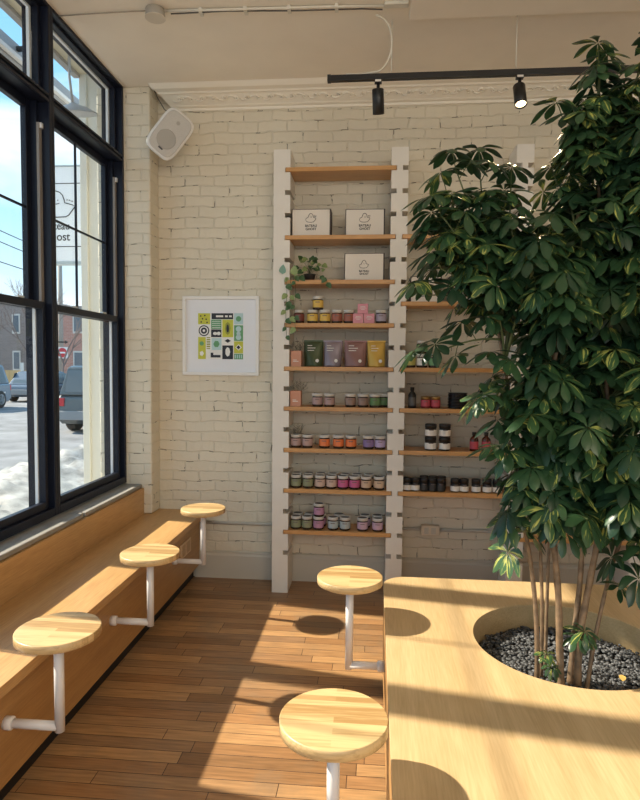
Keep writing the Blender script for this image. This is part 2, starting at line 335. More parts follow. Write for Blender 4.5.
# cornice: profile across y/z, with a running scroll relief
prof = [(YW-d_, z_) for d_, z_ in ((0, 3.735), (.012, 3.735), (.016, 3.752), (.040, 3.757), (.050, 3.766), (.060, 3.770), (.130, 3.808), (.148, 3.810), (.158, 3.820), (.200, 3.827), (.215, 3.838), (.235, ZC), (0, ZC))]
cm = MB(); x0a, x1a = -1.60, XR
vs = []
for (y_, z_) in prof: vs.append((x0a - (YW-y_)*.56, y_, z_))
for (y_, z_) in prof: vs.append((x1a, y_, z_))
k = len(prof); cm.add(vs, [tuple(range(k)), tuple(range(k, 2*k))[::-1]] + [(i, i+k, (i+1) % k+k, (i+1) % k) for i in range(k)])
sl_ = Vector((0, -.07, .038)).normalized(); no_ = Vector((0, -.038, -.07)).normalized(); ce_ = Vector((0, YW-.095, 3.789))
CP = lambda x, h, o_=0.0: Vector((x, 0, 0))+ce_+sl_*h+no_*o_
x = -1.56; i = 0
while x < 3.2:                              # acanthus scrolls: alternating S-curves with small buds
    s_ = 1 if i % 2 == 0 else -1; pts = []
    for j in range(9):
        t = j/8*1.6*PI; rr = .023*(1-.6*j/8); pts.append(CP(x+.03+rr*math.cos(t), s_*rr*math.sin(t), .002))
    cm.tube(pts, .0065, 6, r1=.004)
    cm.tube([CP(x-.02, -s_*.012, 0), CP(x+.01, -s_*.022, .003), CP(x+.045, -s_*.008, .003), CP(x+.075, s_*.014, .001)], .007, 6, r1=.004)
    cm.lathe([(.001, -.004), (.009, 0), (.001, .007)], CP(x+.03, 0, .002), 8, tuple(no_), caps=False)
    x += .088; i += 1
struct(cm.build('trim_2', m_mould), 'plaster cornice with scroll relief')
# window sill slabs
sl = MB().box((XW-.02, 3.66, .764), (-1.815, 4.596, .792)); struct(sl.build('trim_3', m_stone, bevel=.006), 'grey stone window sill, far slab')
sl = MB().prism([(XW-.02, YB), (-1.815, YB), (-1.815, 3.60), (-1.825, 3.635), (-1.85, 3.655), (XW-.02, 3.655)], .764, .793); struct(sl.build('trim_5', m_stone, bevel=.006), 'grey stone window sill, near slab')

# ------------------------------------------------------------------ windows (1.10 m modules along the left wall)
def window(idx, y0, y1):
    root = bpy.data.objects.new('window_%d' % idx, None); COL.objects.link(root); root.location = (XW, (y0+y1)/2, .80); root['kind'] = 'structure'
    XI, XO = XW, XW-.165
    f = MB()
    hw = .028                                # half of the mullion shared with the neighbour
    f.box((XO, y0, .80), (XI, y0+hw, ZC)); f.box((XO, y1-hw, .80), (XI, y1, ZC))
    f.box((XO, y0+hw, .80), (XI, y1-hw, .853)); f.box((XO, y0+hw, ZC-.020), (XI, y1-hw, ZC))
    f.box((XO, y0+hw, 3.285), (XI-.012, y1-hw, 3.335))
    f.box((XI-.012, y0+hw, 3.318), (XI, y1-hw, 3.335)); f.box((XI-.012, y0+hw, 3.285), (XI, y1-hw, 3.302))
    f.build('frame', m_black, root, bevel=.004)
    a0, a1 = y0+hw, y1-hw
    # fixed transom light
    t = MB(); X0, X1 = XI-.085, XI-.045
    t.box((X0, a0, 3.335), (X1, a0+.035, ZC-.020)); t.box((X0, a1-.035, 3.335), (X1, a1, ZC-.020)); t.box((X0, a0+.035, 3.335), (X1, a1-.035, 3.353)); t.box((X0, a0+.035, ZC-.038), (X1, a1-.035, ZC-.020))
    t.build('transom_frame', m_black, root, bevel=.003)
    t = MB(); t.box((X0-.02, a0+.035, 3.353), (X0-.002, a0+.055, ZC-.038)); t.box((X0-.02, a1-.055, 3.353), (X0-.002, a1-.035, ZC-.038)); t.box((X0-.02, a0+.055, ZC-.050), (X0-.002, a1-.055, ZC-.038))
    tag(t.build('glazing_bead', m_jambl, root), 'white glazing bead')
    MB().box((X0+.01, a0+.036, 3.354), (X0+.014, a1-.036, ZC-.039)).build('glass', m_glass, root)
    # upper sash, outside track
    def sash(x0_, x1_, z0, z1, st, bot, top):
        q = MB(); q.box((x0_, a0+.03, z0), (x1_, a0+.03+st, z1)); q.box((x0_, a1-.03-st, z0), (x1_, a1-.03, z1))
        q.box((x0_, a0+.03+st, z0), (x1_, a1-.03-st, z0+bot)); q.box((x0_, a0+.03+st, z1-top), (x1_, a1-.03-st, z1)); return q
    XU0, XU1 = XI-.14, XI-.105; XL0, XL1 = XI-.065, XI-.028
    sash(XU0, XU1, 2.063, 3.285, .045, .04, .05).build('upper_sash', m_black, root, bevel=.003)
    gl = MB().box((XU0+.012, a0+.076, 2.104), (XU0+.016, a1-.076, 3.234)); gl.build('glass', m_glass, root)
    mu = MB(); ym = (a0+a1)/2 - .02; xm0, xm1 = XU0+.018, XU0+.030
    mu.box((xm0, ym-.007, 2.103), (xm1, ym+.007, 3.235)); mu.box((xm0, a0+.076, 2.650), (xm1-.001, a1-.076, 2.663)); mu.build('muntin', m_black, root)
    sash(XL0, XL1, .853, 2.105, .030, .045, .045).build('lower_sash', m_black, root, bevel=.003)
    MB().box((XL0+.012, a0+.061, .899), (XL0+.016, a1-.061, 2.059)).build('glass', m_glass, root)
    # jamb tracks above the lower sash, beads outside
    for ya, yb in ((a0, a0+.03), (a1-.03, a1)):
        MB().box((XI-.155, ya, .853), (XI-.068, yb, 3.285)).build('jamb_track', m_black, root)
        tag(MB().box((XL0-.002, ya, 2.105), (XL0+.014, yb, 3.16)).build('jamb_track', m_jambw, root), 'grey sash track')
    q = MB(); q.box((XL0-.022, a0+.062, .853), (XL0-.004, a0+.072, 2.063)); q.box((XL0-.022, a1-.072, .853), (XL0-.004, a1-.062, 2.063)); tag(q.build('jamb_liner', m_jambl, root), 'white jamb liner')
    lt = MB().box((XL1-.02, a0+.25, 2.105), (XL1+.002, a0+.31, 2.115)); lt.box((XL1-.02, a1-.31, 2.105), (XL1+.002, a1-.25, 2.115)); tag(lt.build('sash_lock', m_latch, root), 'nickel sash lock')
    cl = MB().box((XL1-.03, a0+.0, 3.13), (XL1-.012, a0+.022, 3.16)); cl.box((XL1-.03, a1-.022, 3.13), (XL1-.012, a1, 3.16)); tag(cl.build('sash_stop', m_jambl, root), 'white sash stop')
    return root
for i_, y_ in enumerate([3.547, 2.489, 1.431, .373, -.685, -1.743]): window(i_+1, y_, y_+1.049 if i_ == 0 else y_+1.058)

# ------------------------------------------------------------------ bench along the window
ben = thing('window_bench', (-1.58, 1.0, 0), 'long oak bench built along the windows, with tall back board and black toe kick', 'bench')
XE, ZB = -1.345, .553
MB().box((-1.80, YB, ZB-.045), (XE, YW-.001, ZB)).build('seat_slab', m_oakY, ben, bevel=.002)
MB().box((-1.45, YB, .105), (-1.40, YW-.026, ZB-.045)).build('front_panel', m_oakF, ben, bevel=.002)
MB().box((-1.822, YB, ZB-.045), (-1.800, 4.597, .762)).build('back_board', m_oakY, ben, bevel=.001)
tag(MB().box((-1.50, YB, .001), (-1.450, YW-.026, .105)).build('toe_kick', m_kick, ben), 'black toe kick')
ou = thing('floor_outlet', (-1.40, 4.38, .35), 'tan double socket plate on the bench front below the farthest pedestal table', 'socket')
MB().box((-1.3995, 4.26, .300), (-1.391, 4.50, .410)).build('cover_plate', mat('tan_plate', (.66, .46, .28), .5), ou, bevel=.003)
q = MB().box((-1.3915, 4.29, .315), (-1.389, 4.36, .395)); q.box((-1.3915, 4.39, .315), (-1.389, 4.47, .395)); q.build('socket_face', mat('socket_cream', (.50, .32, .17), .5), ou)

# ------------------------------------------------------------------ pedestal tables on L-brackets
def make_table(name, label, group, wall_dx, bar_z, zt):
    """root on the floor under the disc; bar reaches wall_dx sideways"""
    o = thing(name, (0, 0, 0), label, 'table', group)
    t = MB().lathe([(.148, zt-.034), (.155, zt-.030), (.155, zt-.003), (.152, zt)], (0, 0, 0), 64); top = t.build('tabletop', m_block, o)
    b_ = MB().tube([(0, 0, zt-.036), (0, 0, bar_z-.0185)], .0185, 20); b_.build('post', m_steel, o)
    s_ = 1 if wall_dx > 0 else -1
    MB().tube([(0, 0, bar_z), (wall_dx, 0, bar_z)], .0178, 20).build('bracket_arm', m_steel, o)
    MB().lathe([(.026, -.0), (.026, .028), (.021, .033)], (wall_dx, 0, bar_z), 24, (-s_, 0, 0)).build('flange', m_steel, o)
    MB().lathe([(.05, -.006), (.05, 0)], (0, 0, zt-.036), 24).build('mounting_plate', m_steel, o)
    return o
G1, G2 = 'round pedestal tables bracketed to the window bench', 'round pedestal tables bracketed to the oak platform'
ZT = H-1.0
p1 = make_table('pedestal_table', 'nearest round butcher block table on the window bench front, at the left edge', G1, -.220, H-1.39, ZT-.004)
p1.location = (-1.180, 2.147, 0)
dup(p1, (-1.180, 3.093, 0), 'middle round butcher block table of the three on the bench front', G1)
dup(p1, (-1.180, 4.105, 0), 'farthest round butcher block table on the bench front, close to the brick wall', G1)
p2 = make_table('pedestal_table', 'round butcher block table at the platform corner, in front of the shelves', G2, .1685, H-1.425, ZT+.006)
p2.location = (-.099, 2.815, 0)
dup(p2, (-.099, 1.658, 0), 'large foreground round butcher block table beside the oak platform', G2)

# ------------------------------------------------------------------ oak platform with the planting hole
ZP = .553; PX0, PX1, PY0, PY1 = .068, 2.35, -.3, 3.385; RC = .13
HC, HR = Vector((.858, 2.655, 0)), .40
plat = thing('planter_platform', (1.2, 1.6, 0), 'wide oak platform with a round planting hole and rounded corners', 'platform')
def rrect(x0, y0, x1, y1, r, k_=8):
    pts = []
    for cx, cy, a0 in ((x1-r, y1-r, 0), (x0+r, y1-r, PI/2), (x0+r, y0+r, PI), (x1-r, y0+r, 1.5*PI)):
        for j in range(k_+1): a = a0+PI/2*j/k_; pts.append((cx+r*math.cos(a), cy+r*math.sin(a)))
    return pts
def slab_with_hole(outer, hc, hr, z0, z1, K=96):
    m_ = MB(); A = []; B = []
    for j in range(K):                      # ray cast from the hole centre onto the outline keeps quads clean
        a = 2*PI*j/K; d = Vector((math.cos(a), math.sin(a))); best = None
        for i in range(len(outer)):
            p_, q_ = Vector(outer[i]), Vector(outer[(i+1) % len(outer)]); e_ = q_-p_; den = d.x*e_.y-d.y*e_.x
            if abs(den) < 1e-12: continue
            w_ = p_-Vector((hc.x, hc.y)); t = (w_.x*e_.y-w_.y*e_.x)/den; u = (w_.x*d.y-w_.y*d.x)/den
            if t > 0 and -1e-9 <= u <= 1+1e-9 and (best is None or t < best): best = t
        A.append((hc.x+hr*d.x, hc.y+hr*d.y)); B.append((hc.x+best*d.x, hc.y+best*d.y))
    return A, B
OUT = rrect(PX0, PY0, PX1, PY1, RC)
# angles of every outline vertex plus an even fan
angs = sorted(set([round(math.atan2(y_-HC.y, x_-HC.x) % (2*PI), 6) for x_, y_ in OUT] + [round(2*PI*j/96, 6) for j in range(96)]))
def hit(a, outer):
    d = Vector((math.cos(a), math.sin(a))); best = 1e9
    for i in range(len(outer)):
        p_, q_ = Vector(outer[i]), Vector(outer[(i+1) % len(outer)]); e_ = q_-p_; den = d.x*e_.y-d.y*e_.x
        if abs(den) < 1e-12: continue
        w_ = p_-Vector((HC.x, HC.y)); t = (w_.x*e_.y-w_.y*e_.x)/den; u = (w_.x*d.y-w_.y*d.x)/den
        if t > 0 and -1e-6 <= u <= 1+1e-6: best = min(best, t)
    return (HC.x+best*d.x, HC.y+best*d.y)
n_ = len(angs); top = MB()
inn = [(HC.x+HR*math.cos(a), HC.y+HR*math.sin(a)) for a in angs]; ou_ = [hit(a, OUT) for a in angs]
z1, z0 = ZP, ZP-.032
V = [(*q, z1) for q in inn]+[(*q, z1) for q in ou_]+[(*q, z0) for q in inn]+[(*q, z0) for q in ou_]; F = []
for i in range(n_):
    j = (i+1) % n_
    F += [(i, n_+i, n_+j, j), (2*n_+i, 2*n_+j, 3*n_+j, 3*n_+i), (n_+i, 3*n_+i, 3*n_+j, n_+j), (i, j, 2*n_+j, 2*n_+i)]
top.add(V, F); top.build('platform_top', m_oakP, plat, bevel=.0015)
OI = rrect(PX0+.002, PY0+.02, PX1-.02, PY1-.012, RC)
sd_ = MB(); k = len(OI); V = [(x_, y_, .10) for x_, y_ in OI]+[(x_, y_, z0) for x_, y_ in OI]
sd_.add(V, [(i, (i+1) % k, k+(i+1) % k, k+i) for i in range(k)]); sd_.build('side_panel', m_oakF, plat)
OK = rrect(PX0+.07, PY0+.07, PX1-.07, PY1-.07, RC); kk = MB(); kk.prism(OK, .001, .10); tag(kk.build('toe_kick', m_kick, plat), 'black toe kick')
lin = MB(); K = 64; V = []
for zz, rr in ((z0, HR+.001), (.40, HR+.001)):
    for j in range(K): a = 2*PI*j/K; V.append((HC.x+rr*math.cos(a), HC.y+rr*math.sin(a), zz))
lin.add(V, [(j, (j+1) % K, K+(j+1) % K, K+j) for j in range(K)], smooth=True); lin.build('hole_lining', m_oakP, plat)
# soil and pebbles
soil = MB().lathe([(HR-.004, .40), (HR-.004, .432)], (HC.x, HC.y, 0), 48); so_ = soil.build('planting_soil', m_soil)
tag(so_, 'black soil disc filling the round hole of the platform', 'soil', kind='stuff')
pb = MB(); rp = random.Random(3)
ico = [(0, 0, 1), (.894, 0, .447), (.276, .851, .447), (-.724, .526, .447), (-.724, -.526, .447), (.276, -.851, .447), (.724, .526, -.447), (-.276, .851, -.447), (-.894, 0, -.447), (-.276, -.851, -.447), (.724, -.526, -.447), (0, 0, -1)]
icf = [(0, 1, 2), (0, 2, 3), (0, 3, 4), (0, 4, 5), (0, 5, 1), (1, 6, 2), (2, 7, 3), (3, 8, 4), (4, 9, 5), (5, 10, 1), (2, 6, 7), (3, 7, 8), (4, 8, 9), (5, 9, 10), (1, 10, 6), (6, 11, 7), (7, 11, 8), (8, 11, 9), (9, 11, 10), (10, 11, 6)]
for i in range(3400):
    a = rp.random()*2*PI; r_ = (HR-.02)*math.sqrt(rp.random()); s_ = rp.uniform(.006, .0115)
    c0 = Vector((HC.x+r_*math.cos(a), HC.y+r_*math.sin(a), .436+rp.uniform(0, .014)+.012*noise.noise(Vector((math.cos(a)*r_*6, math.sin(a)*r_*6, 3)))))
    q = Matrix.Rotation(rp.random()*6.28, 3, 'Z') @ Matrix.Rotation(rp.uniform(-.5, .5), 3, 'X')
    sc = Vector((s_*rp.uniform(1, 1.7), s_*rp.uniform(.8, 1.1), s_*rp.uniform(.45, .7)))
    pb.add([c0 + q @ Vector((v[0]*sc.x, v[1]*sc.y, v[2]*sc.z)) for v in ico], icf, smooth=True, mi=rp.choice((0, 0, 1)))
tag(pb.build('gravel', [m_peb, mat('grey_pebbles', (.12, .12, .125), .55, noise_amt=.4, nscale=20)]), 'black and grey pebbles covering the soil around the tree stems', 'gravel', kind='stuff')
m_dry = mat('dry_leaf', (.55, .36, .10), .6, noise_amt=.2)
m_yel = mat('yellow_leaf', (.60, .52, .10), .5, noise_amt=.2)
for (x_, y_, a, mm, lb) in ((.60, 2.50, .4, m_dry, 'brown fallen leaflet on the pebbles left of the stems'), (1.04, 2.53, 1.3, m_dry, 'curled brown fallen leaflet on the pebbles right of the stems'), (.53, 2.46, 2.4, m_yel, 'yellow fallen leaflet on the pebbles at the near left rim')):
    q = MB(); P_ = []
    for j in range(7):
        t = j/6; w_ = .013*math.sin(PI*t**.8)+.0006; P_ += [(-.028+.056*t, -w_, .006*math.sin(PI*t)), (-.028+.056*t, 0, .001+.004*math.sin(PI*t)), (-.028+.056*t, w_, .006*math.sin(PI*t))]
    ca, sa = math.cos(a), math.sin(a)
    q.add([(x_+u*ca-v_*sa, y_+u*sa+v_*ca, .464+z_) for u, v_, z_ in P_], [(3*j+i, 3*j+3+i, 3*j+4+i, 3*j+1+i) for j in range(6) for i in (0, 1)], smooth=True)
    o = q.build('fallen_leaf', mm); tag(o, lb, 'leaf', 'fallen leaves on the pebbles')

# ------------------------------------------------------------------ the umbrella plant
plant = thing('umbrella_plant', (.80, 2.50, .48), 'tall variegated umbrella plant with several stems growing from the hole in the platform', 'plant')
rl = random.Random(11)
LV = MB(); LV.uv = []; LV.r = []; TW = MB()
def leaflet(base, d, side, nrm, Ln, W, droop, rv):
    R_ = 6; prev = None; idx = len(LV.v); pts = []
    p_ = Vector(base); dd = Vector(d).normalized(); sv = Vector(side)
    for j in range(R_+1):
        t = j/R_
        w_ = W*(math.sin(PI*min(1, t**1.45)))**.8 if 0 < t < 1 else 0
        if t == 0: w_ = W*.06
        if t == 1: w_ = W*.05
        nn = sv.cross(dd).normalized()
        pts += [p_ - sv*w_ + nn*w_*.25, p_.copy(), p_ + sv*w_ + nn*w_*.25]
        dd = (dd + Vector((0, 0, -1))*droop/R_).normalized(); p_ = p_ + dd*(Ln/R_)
    fs = []; 
    for j in range(R_):
        for i in (0, 1):
            fs.append((3*j+i, 3*j+i+1, 3*j+4+i, 3*j+3+i))
            u0_, u1_ = i*.5, i*.5+.5; LV.uv += [(u0_, j/R_), (u1_, j/R_), (u1_, (j+1)/R_), (u0_, (j+1)/R_)]; LV.r.append(rv)
    LV.add(pts, fs, smooth=True)
def whorl(node, out, size, bright=None):
    """petiole from node, then a ring of leaflets round the hub"""
    out = Vector(out).normalized(); pl_ = size*rl.uniform(.45, .85)
    mid = Vector(node)+out*pl_*.5+Vector((0, 0, .012)); hub = Vector(node)+out*pl_+Vector((0, 0, .008))
    TW.tube([node, mid, hub], .0022, 4, cap=False)
    ax = (out*.55+Vector((rl.uniform(-.25, .25), rl.uniform(-.25, .25), .65))).normalized()
    u = ax.orthogonal().normalized(); v_ = ax.cross(u); K_ = rl.choice((7, 8, 8, 9)); a0 = rl.random()*6.28
    br = rl.random() if bright is None else bright
    for j in range(K_):
        a = a0+2*PI*j/K_+rl.uniform(-.12, .12); rad = u*math.cos(a)+v_*math.sin(a); sd2 = ax.cross(rad).normalized()
        d = rad*rl.uniform(.85, 1)+ax*rl.uniform(-.05, .35)
        leaflet(hub+rad*.006, d, sd2, ax, size*rl.uniform(.78, 1.08), size*.178, rl.uniform(.7, 1.6), min(1, max(0, br+rl.uniform(-.3, .3))))
def branch(p0, p1, n_w, size, bend=.12, r=.006, first=.35, spread=1.0):
    p0, p1 = Vector(p0), Vector(p1); mid = (p0+p1)/2+Vector((rl.uniform(-bend, bend)*.5, rl.uniform(-bend, bend)*.5, bend))
    B_ = lambda t: p0*(1-t)**2+mid*2*t*(1-t)+p1*t*t
    TW.tube([B_(t/7) for t in range(8)], r, 6, r1=.0025)
    ph = rl.random()*6.28
    for i in range(n_w):
        t = first+(1-first)*(i+.5)/n_w; q = B_(t); tan = (B_(min(1, t+.02))-B_(t-.02)).normalized(); u = tan.orthogonal().normalized(); v_ = tan.cross(u)
        a = ph+i*2.4; out = (u*math.cos(a)+v_*math.sin(a))*spread+tan*.45+Vector((0, 0, .1)); whorl(q, out, size*rl.uniform(.85, 1.12))
    whorl(p1, (p1-B_(.9))+Vector((0, 0, .02)), size*1.05)
# main stems: (points from soil up, radius bottom, radius top)
stems = [
 ([(.690, 2.50, .437), (.685, 2.50, .62), (.675, 2.52, .80), (.650, 2.53, .98), (.615, 2.52, 1.15), (.575, 2.5, 1.45), (.52, 2.48, 1.75), (.46, 2.46, 2.0)], .0125, .007),
 ([(.715, 2.53, .437), (.712, 2.54, .75), (.700, 2.55, 1.0), (.685, 2.56, 1.25), (.70, 2.6, 1.6), (.68, 2.62, 2.0)], .009, .006),
 ([(.775, 2.46, .437), (.765, 2.47, .64), (.758, 2.48, .82), (.735, 2.50, 1.05), (.700, 2.50, 1.25), (.69, 2.5, 1.55), (.74, 2.5, 1.9), (.80, 2.52, 2.35)], .0175, .009),
 ([(.845, 2.48, .437), (.850, 2.49, .64), (.885, 2.51, .84), (.92, 2.52, 1.05), (.94, 2.52, 1.25), (.93, 2.52, 1.7), (.90, 2.55, 2.2), (.87, 2.55, 2.75)], .018, .008),
 ([(.822, 2.50, .437), (.838, 2.52, .62), (.868, 2.56, .85), (.880, 2.58, 1.1), (.90, 2.6, 1.5), (1.05, 2.65, 2.1)], .016, .008),
 ([(.875, 2.46, .437), (.90, 2.48, .60), (.935, 2.50, .76), (.975, 2.52, .92), (1.04, 2.53, 1.15), (1.15, 2.55, 1.6), (1.25, 2.55, 2.0)], .010, .007),
 ([(.75, 2.60, .437), (.755, 2.62, .9), (.78, 2.66, 1.3), (.86, 2.75, 1.8)], .009, .006)]
for pts, ra, rb in stems:
    # resample smoothly with faint knuckles
    P_ = [Vector(q) for q in pts]; dense = []
    for j in range(len(P_)-1):
        a_, b_, c2, d_ = P_[max(j-1, 0)], P_[j], P_[j+1], P_[min(j+2, len(P_)-1)]
        for t in [i/5 for i in range(5)]:
            dense.append(.5*((2*b_)+(c2-a_)*t+(2*a_-5*b_+4*c2-d_)*t*t+(3*b_-a_-3*c2+d_)*t**3))
    dense.append(P_[-1]); m_ = MB(); prev = None; k = 10; n2 = len(dense)
    m_.tube(dense, ra*.88, k, r1=rb*.88)
    for j in range(n2):                      # knuckles on the bark
        f_ = 1+.10*math.sin(j*1.9)+.06*math.sin(j*4.3)
        for i in range(k): v = m_.v[j*k+i]; m_.v[j*k+i] = dense[j]+(v-dense[j])*f_
    m_.build('stem', m_bark, plant)
def ell(c, r):                               # random point in the outer shell of an ellipsoid
    while True:
        v = Vector((rl.gauss(0, 1), rl.gauss(0, 1), rl.gauss(0, 1))); v.normalize(); s_ = rl.uniform(.6, 1)
        return Vector(c)+Vector((v.x*r[0]*s_, v.y*r[1]*s_, v.z*r[2]*s_))
groups = [  # centre, radii, branches, whorls each, origin on the stems
 ((.93, 2.50, 2.23), (.34, .34, .52), 40, 6, [(.80, 2.52, 2.2), (.90, 2.55, 2.1), (.93, 2.52, 1.7)]),
 ((1.01, 2.48, 1.62), (.41, .36, .45), 46, 6, [(.93, 2.52, 1.6), (.74, 2.5, 1.7), (1.05, 2.53, 1.3)]),
 ((1.00, 2.42, 1.15), (.32, .28, .22), 14, 5, [(.93, 2.5, 1.3), (1.0, 2.53, 1.25)]),
 ((.36, 2.45, 2.24), (.17, .18, .25), 15, 4, [(.52, 2.48, 1.9), (.46, 2.46, 2.0)]),
 ((.58, 2.42, 2.02), (.18, .24, .28), 15, 5, [(.52, 2.48, 1.75), (.70, 2.5, 1.9)]),
 ((.69, 2.38, 1.42), (.14, .20, .30), 12, 5, [(.65, 2.5, 1.5), (.7, 2.5, 1.3)]),
 ((.90, 2.50, 2.66), (.17, .20, .20), 12, 4, [(.87, 2.55, 2.6), (.90, 2.55, 2.3)]),
 ((1.12, 2.50, 2.58), (.20, .24, .24), 12, 5, [(.87, 2.55, 2.5), (.90, 2.55, 2.2)]),
 ((1.42, 2.55, 1.95), (.40, .42, .60), 30, 6, [(1.15, 2.55, 1.7), (1.2, 2.55, 1.9), (1.05, 2.65, 2.0)]),
 ((1.30, 2.48, 1.25), (.34, .30, .26), 13, 5, [(1.05, 2.53, 1.2)]),
]
for c0, r_, nb, nw, org in groups:
    for i in range(nb):
        tgt = ell(c0, r_); o_ = min(org, key=lambda q: (Vector(q)-tgt).length) if rl.random() < .6 else rl.choice(org)
        branch(o_, tgt, nw, rl.uniform(.090, .116), bend=rl.uniform(.02, .12), spread=rl.uniform(.8, 1.2))
# single shoots that show against wall and shelves
for p0, p1, nw in (((.87, 2.55, 2.72), (.85, 2.50, 2.93), 3), ((.87, 2.55, 2.6), (1.02, 2.45, 2.92), 4), ((.87, 2.55, 2.5), (.72, 2.5, 2.72), 3), ((.46, 2.46, 2.0), (.23, 2.45, 2.33), 5), ((.46, 2.46, 2.0), (.30, 2.4, 2.50), 4), ((.46, 2.46, 2.0), (.40, 2.45, 2.50), 4), ((.66, 2.5, 1.4), (.52, 2.40, 1.46), 4), ((.66, 2.5, 1.55), (.48, 2.4, 1.74), 4), ((.68, 2.5, 1.25), (.52, 2.42, 1.36), 3), ((.7, 2.5, 1.3), (.58, 2.4, 1.16), 4), ((.5, 2.46, 1.9), (.52, 2.45, 2.45), 4),
                   ((.46, 2.46, 1.95), (.21, 2.42, 2.02), 3), ((.50, 2.46, 1.85), (.22, 2.40, 1.78), 3), ((.55, 2.46, 1.7), (.46, 2.4, 1.60), 4), ((.6, 2.46, 1.45), (.54, 2.38, 1.24), 3), ((.62, 2.5, 1.3), (.56, 2.42, 1.05), 2)):
    branch(p0, p1, nw, .106, bend=.05, r=.005, first=.25)
# low shoots at the foot
for nd, out, s_ in (((.84, 2.49, .66), (.25, -.5, .25), .085), ((.84, 2.49, .62), (-.1, -.5, .5), .08), ((.70, 2.49, .56), (.35, -.4, .2), .055), ((.72, 2.46, .53), (.1, -.6, .1), .05), ((.95, 2.5, .84), (.3, -.3, .2), .075)):
    whorl(nd, out, s_, .75)
LV.build('foliage', m_leaf, plant); TW.build('twigs', m_twig, plant)

# ------------------------------------------------------------------ shelving on the brick wall
YF = 4.497
SH = [3.194, 2.701, 2.374, 2.056, 1.732, 1.431, 1.117, .808, .490]
notch = []
for a, b2 in zip(SH[:-1], SH[1:]):
    kx = 3 if a > 3 else 2
    for j in range(kx): notch.append(a+(b2-a)*j/kx)
notch += [.49, .33]
NT, ND = .034, .040                          # notch height and depth sideways
UPR = [(-.757, -.634), (.106, .228), (.991, 1.112), (1.865, 1.987), (2.75, 2.872)]
ZTOP = 3.325
unit = thing('wall_shelving', (.6, YW-.15, 0), 'tall open shelving of notched cream uprights and orange pine boards on the brick wall', 'shelving')
for ui, (xa, xb) in enumerate(UPR):
    nr = sorted(notch)
    L_ = ui > 0; R_ = True
    poly = [(xa, .001), (xb, .001)]
    for z_ in nr:                            # right side going up
        poly += [(xb, z_-NT), (xb-ND, z_-NT), (xb-ND, z_+.001), (xb, z_+.001)]
    poly += [(xb, ZTOP), (xa, ZTOP)]
    if L_:
        for z_ in reversed(nr): poly += [(xa, z_+.001), (xa+ND, z_+.001), (xa+ND, z_-NT), (xa, z_-NT)]
    MB().prism(poly, YF, YW-.030, 1).build('upright', m_upr, unit)
def board(bay, z_):
    xa, xb = UPR[bay][1]-ND+.004, UPR[bay+1][0]+ND-.004
    return MB().box((xa, YF-.004, z_-NT+.004), (xb, YW-.04, z_)).build('shelf_board', m_pine, unit, bevel=.0015)
for z_ in SH: board(0, z_)
Z2 = [SH[1], (SH[2]+SH[3])/2, 1.732, 1.431, 1.117, .795]
# second bay boards sit in the same notches; the lowest one in its own
Z2[5] = .808
for z_ in Z2: board(1, z_)
for z_ in (2.701, 2.056, 1.732, 1.117, .49): board(2, z_)
for z_ in (2.701, 2.056, 1.431, .808): board(3, z_)

# ------------------------------------------------------------------ jars
m_glassd = mat('dark_jar_glass', (.035, .02, .014), .12)
m_lidw = mat('lid_cream', (.62, .60, .56), .35)
m_lidt = mat('lid_dark_top', (.05, .05, .05), .4)
def colmat(name, c): return mat('label_'+name, c, .55)
CM = {k_: colmat(k_, c) for k_, c in dict(yellow=(.72, .48, .10), dred=(.20, .05, .04), red=(.36, .12, .08), lav=(.40, .34, .42), pinkbr=(.42, .28, .26), brown=(.30, .20, .16), green=(.13, .24, .09),
      dusty=(.45, .30, .27), orange=(.78, .20, .06), purple=(.26, .18, .38), lilac=(.48, .38, .58), olive=(.25, .27, .16), beige=(.58, .42, .34), magenta=(.56, .12, .27), tan=(.62, .44, .30),
      pinkpurple=(.46, .24, .36), bluegrey=(.40, .46, .47), pinklav=(.55, .38, .48), white=(.82, .79, .74), crimson=(.50, .07, .10), ygreen=(.48, .44, .12), wgreen=(.16, .32, .14)).items()}
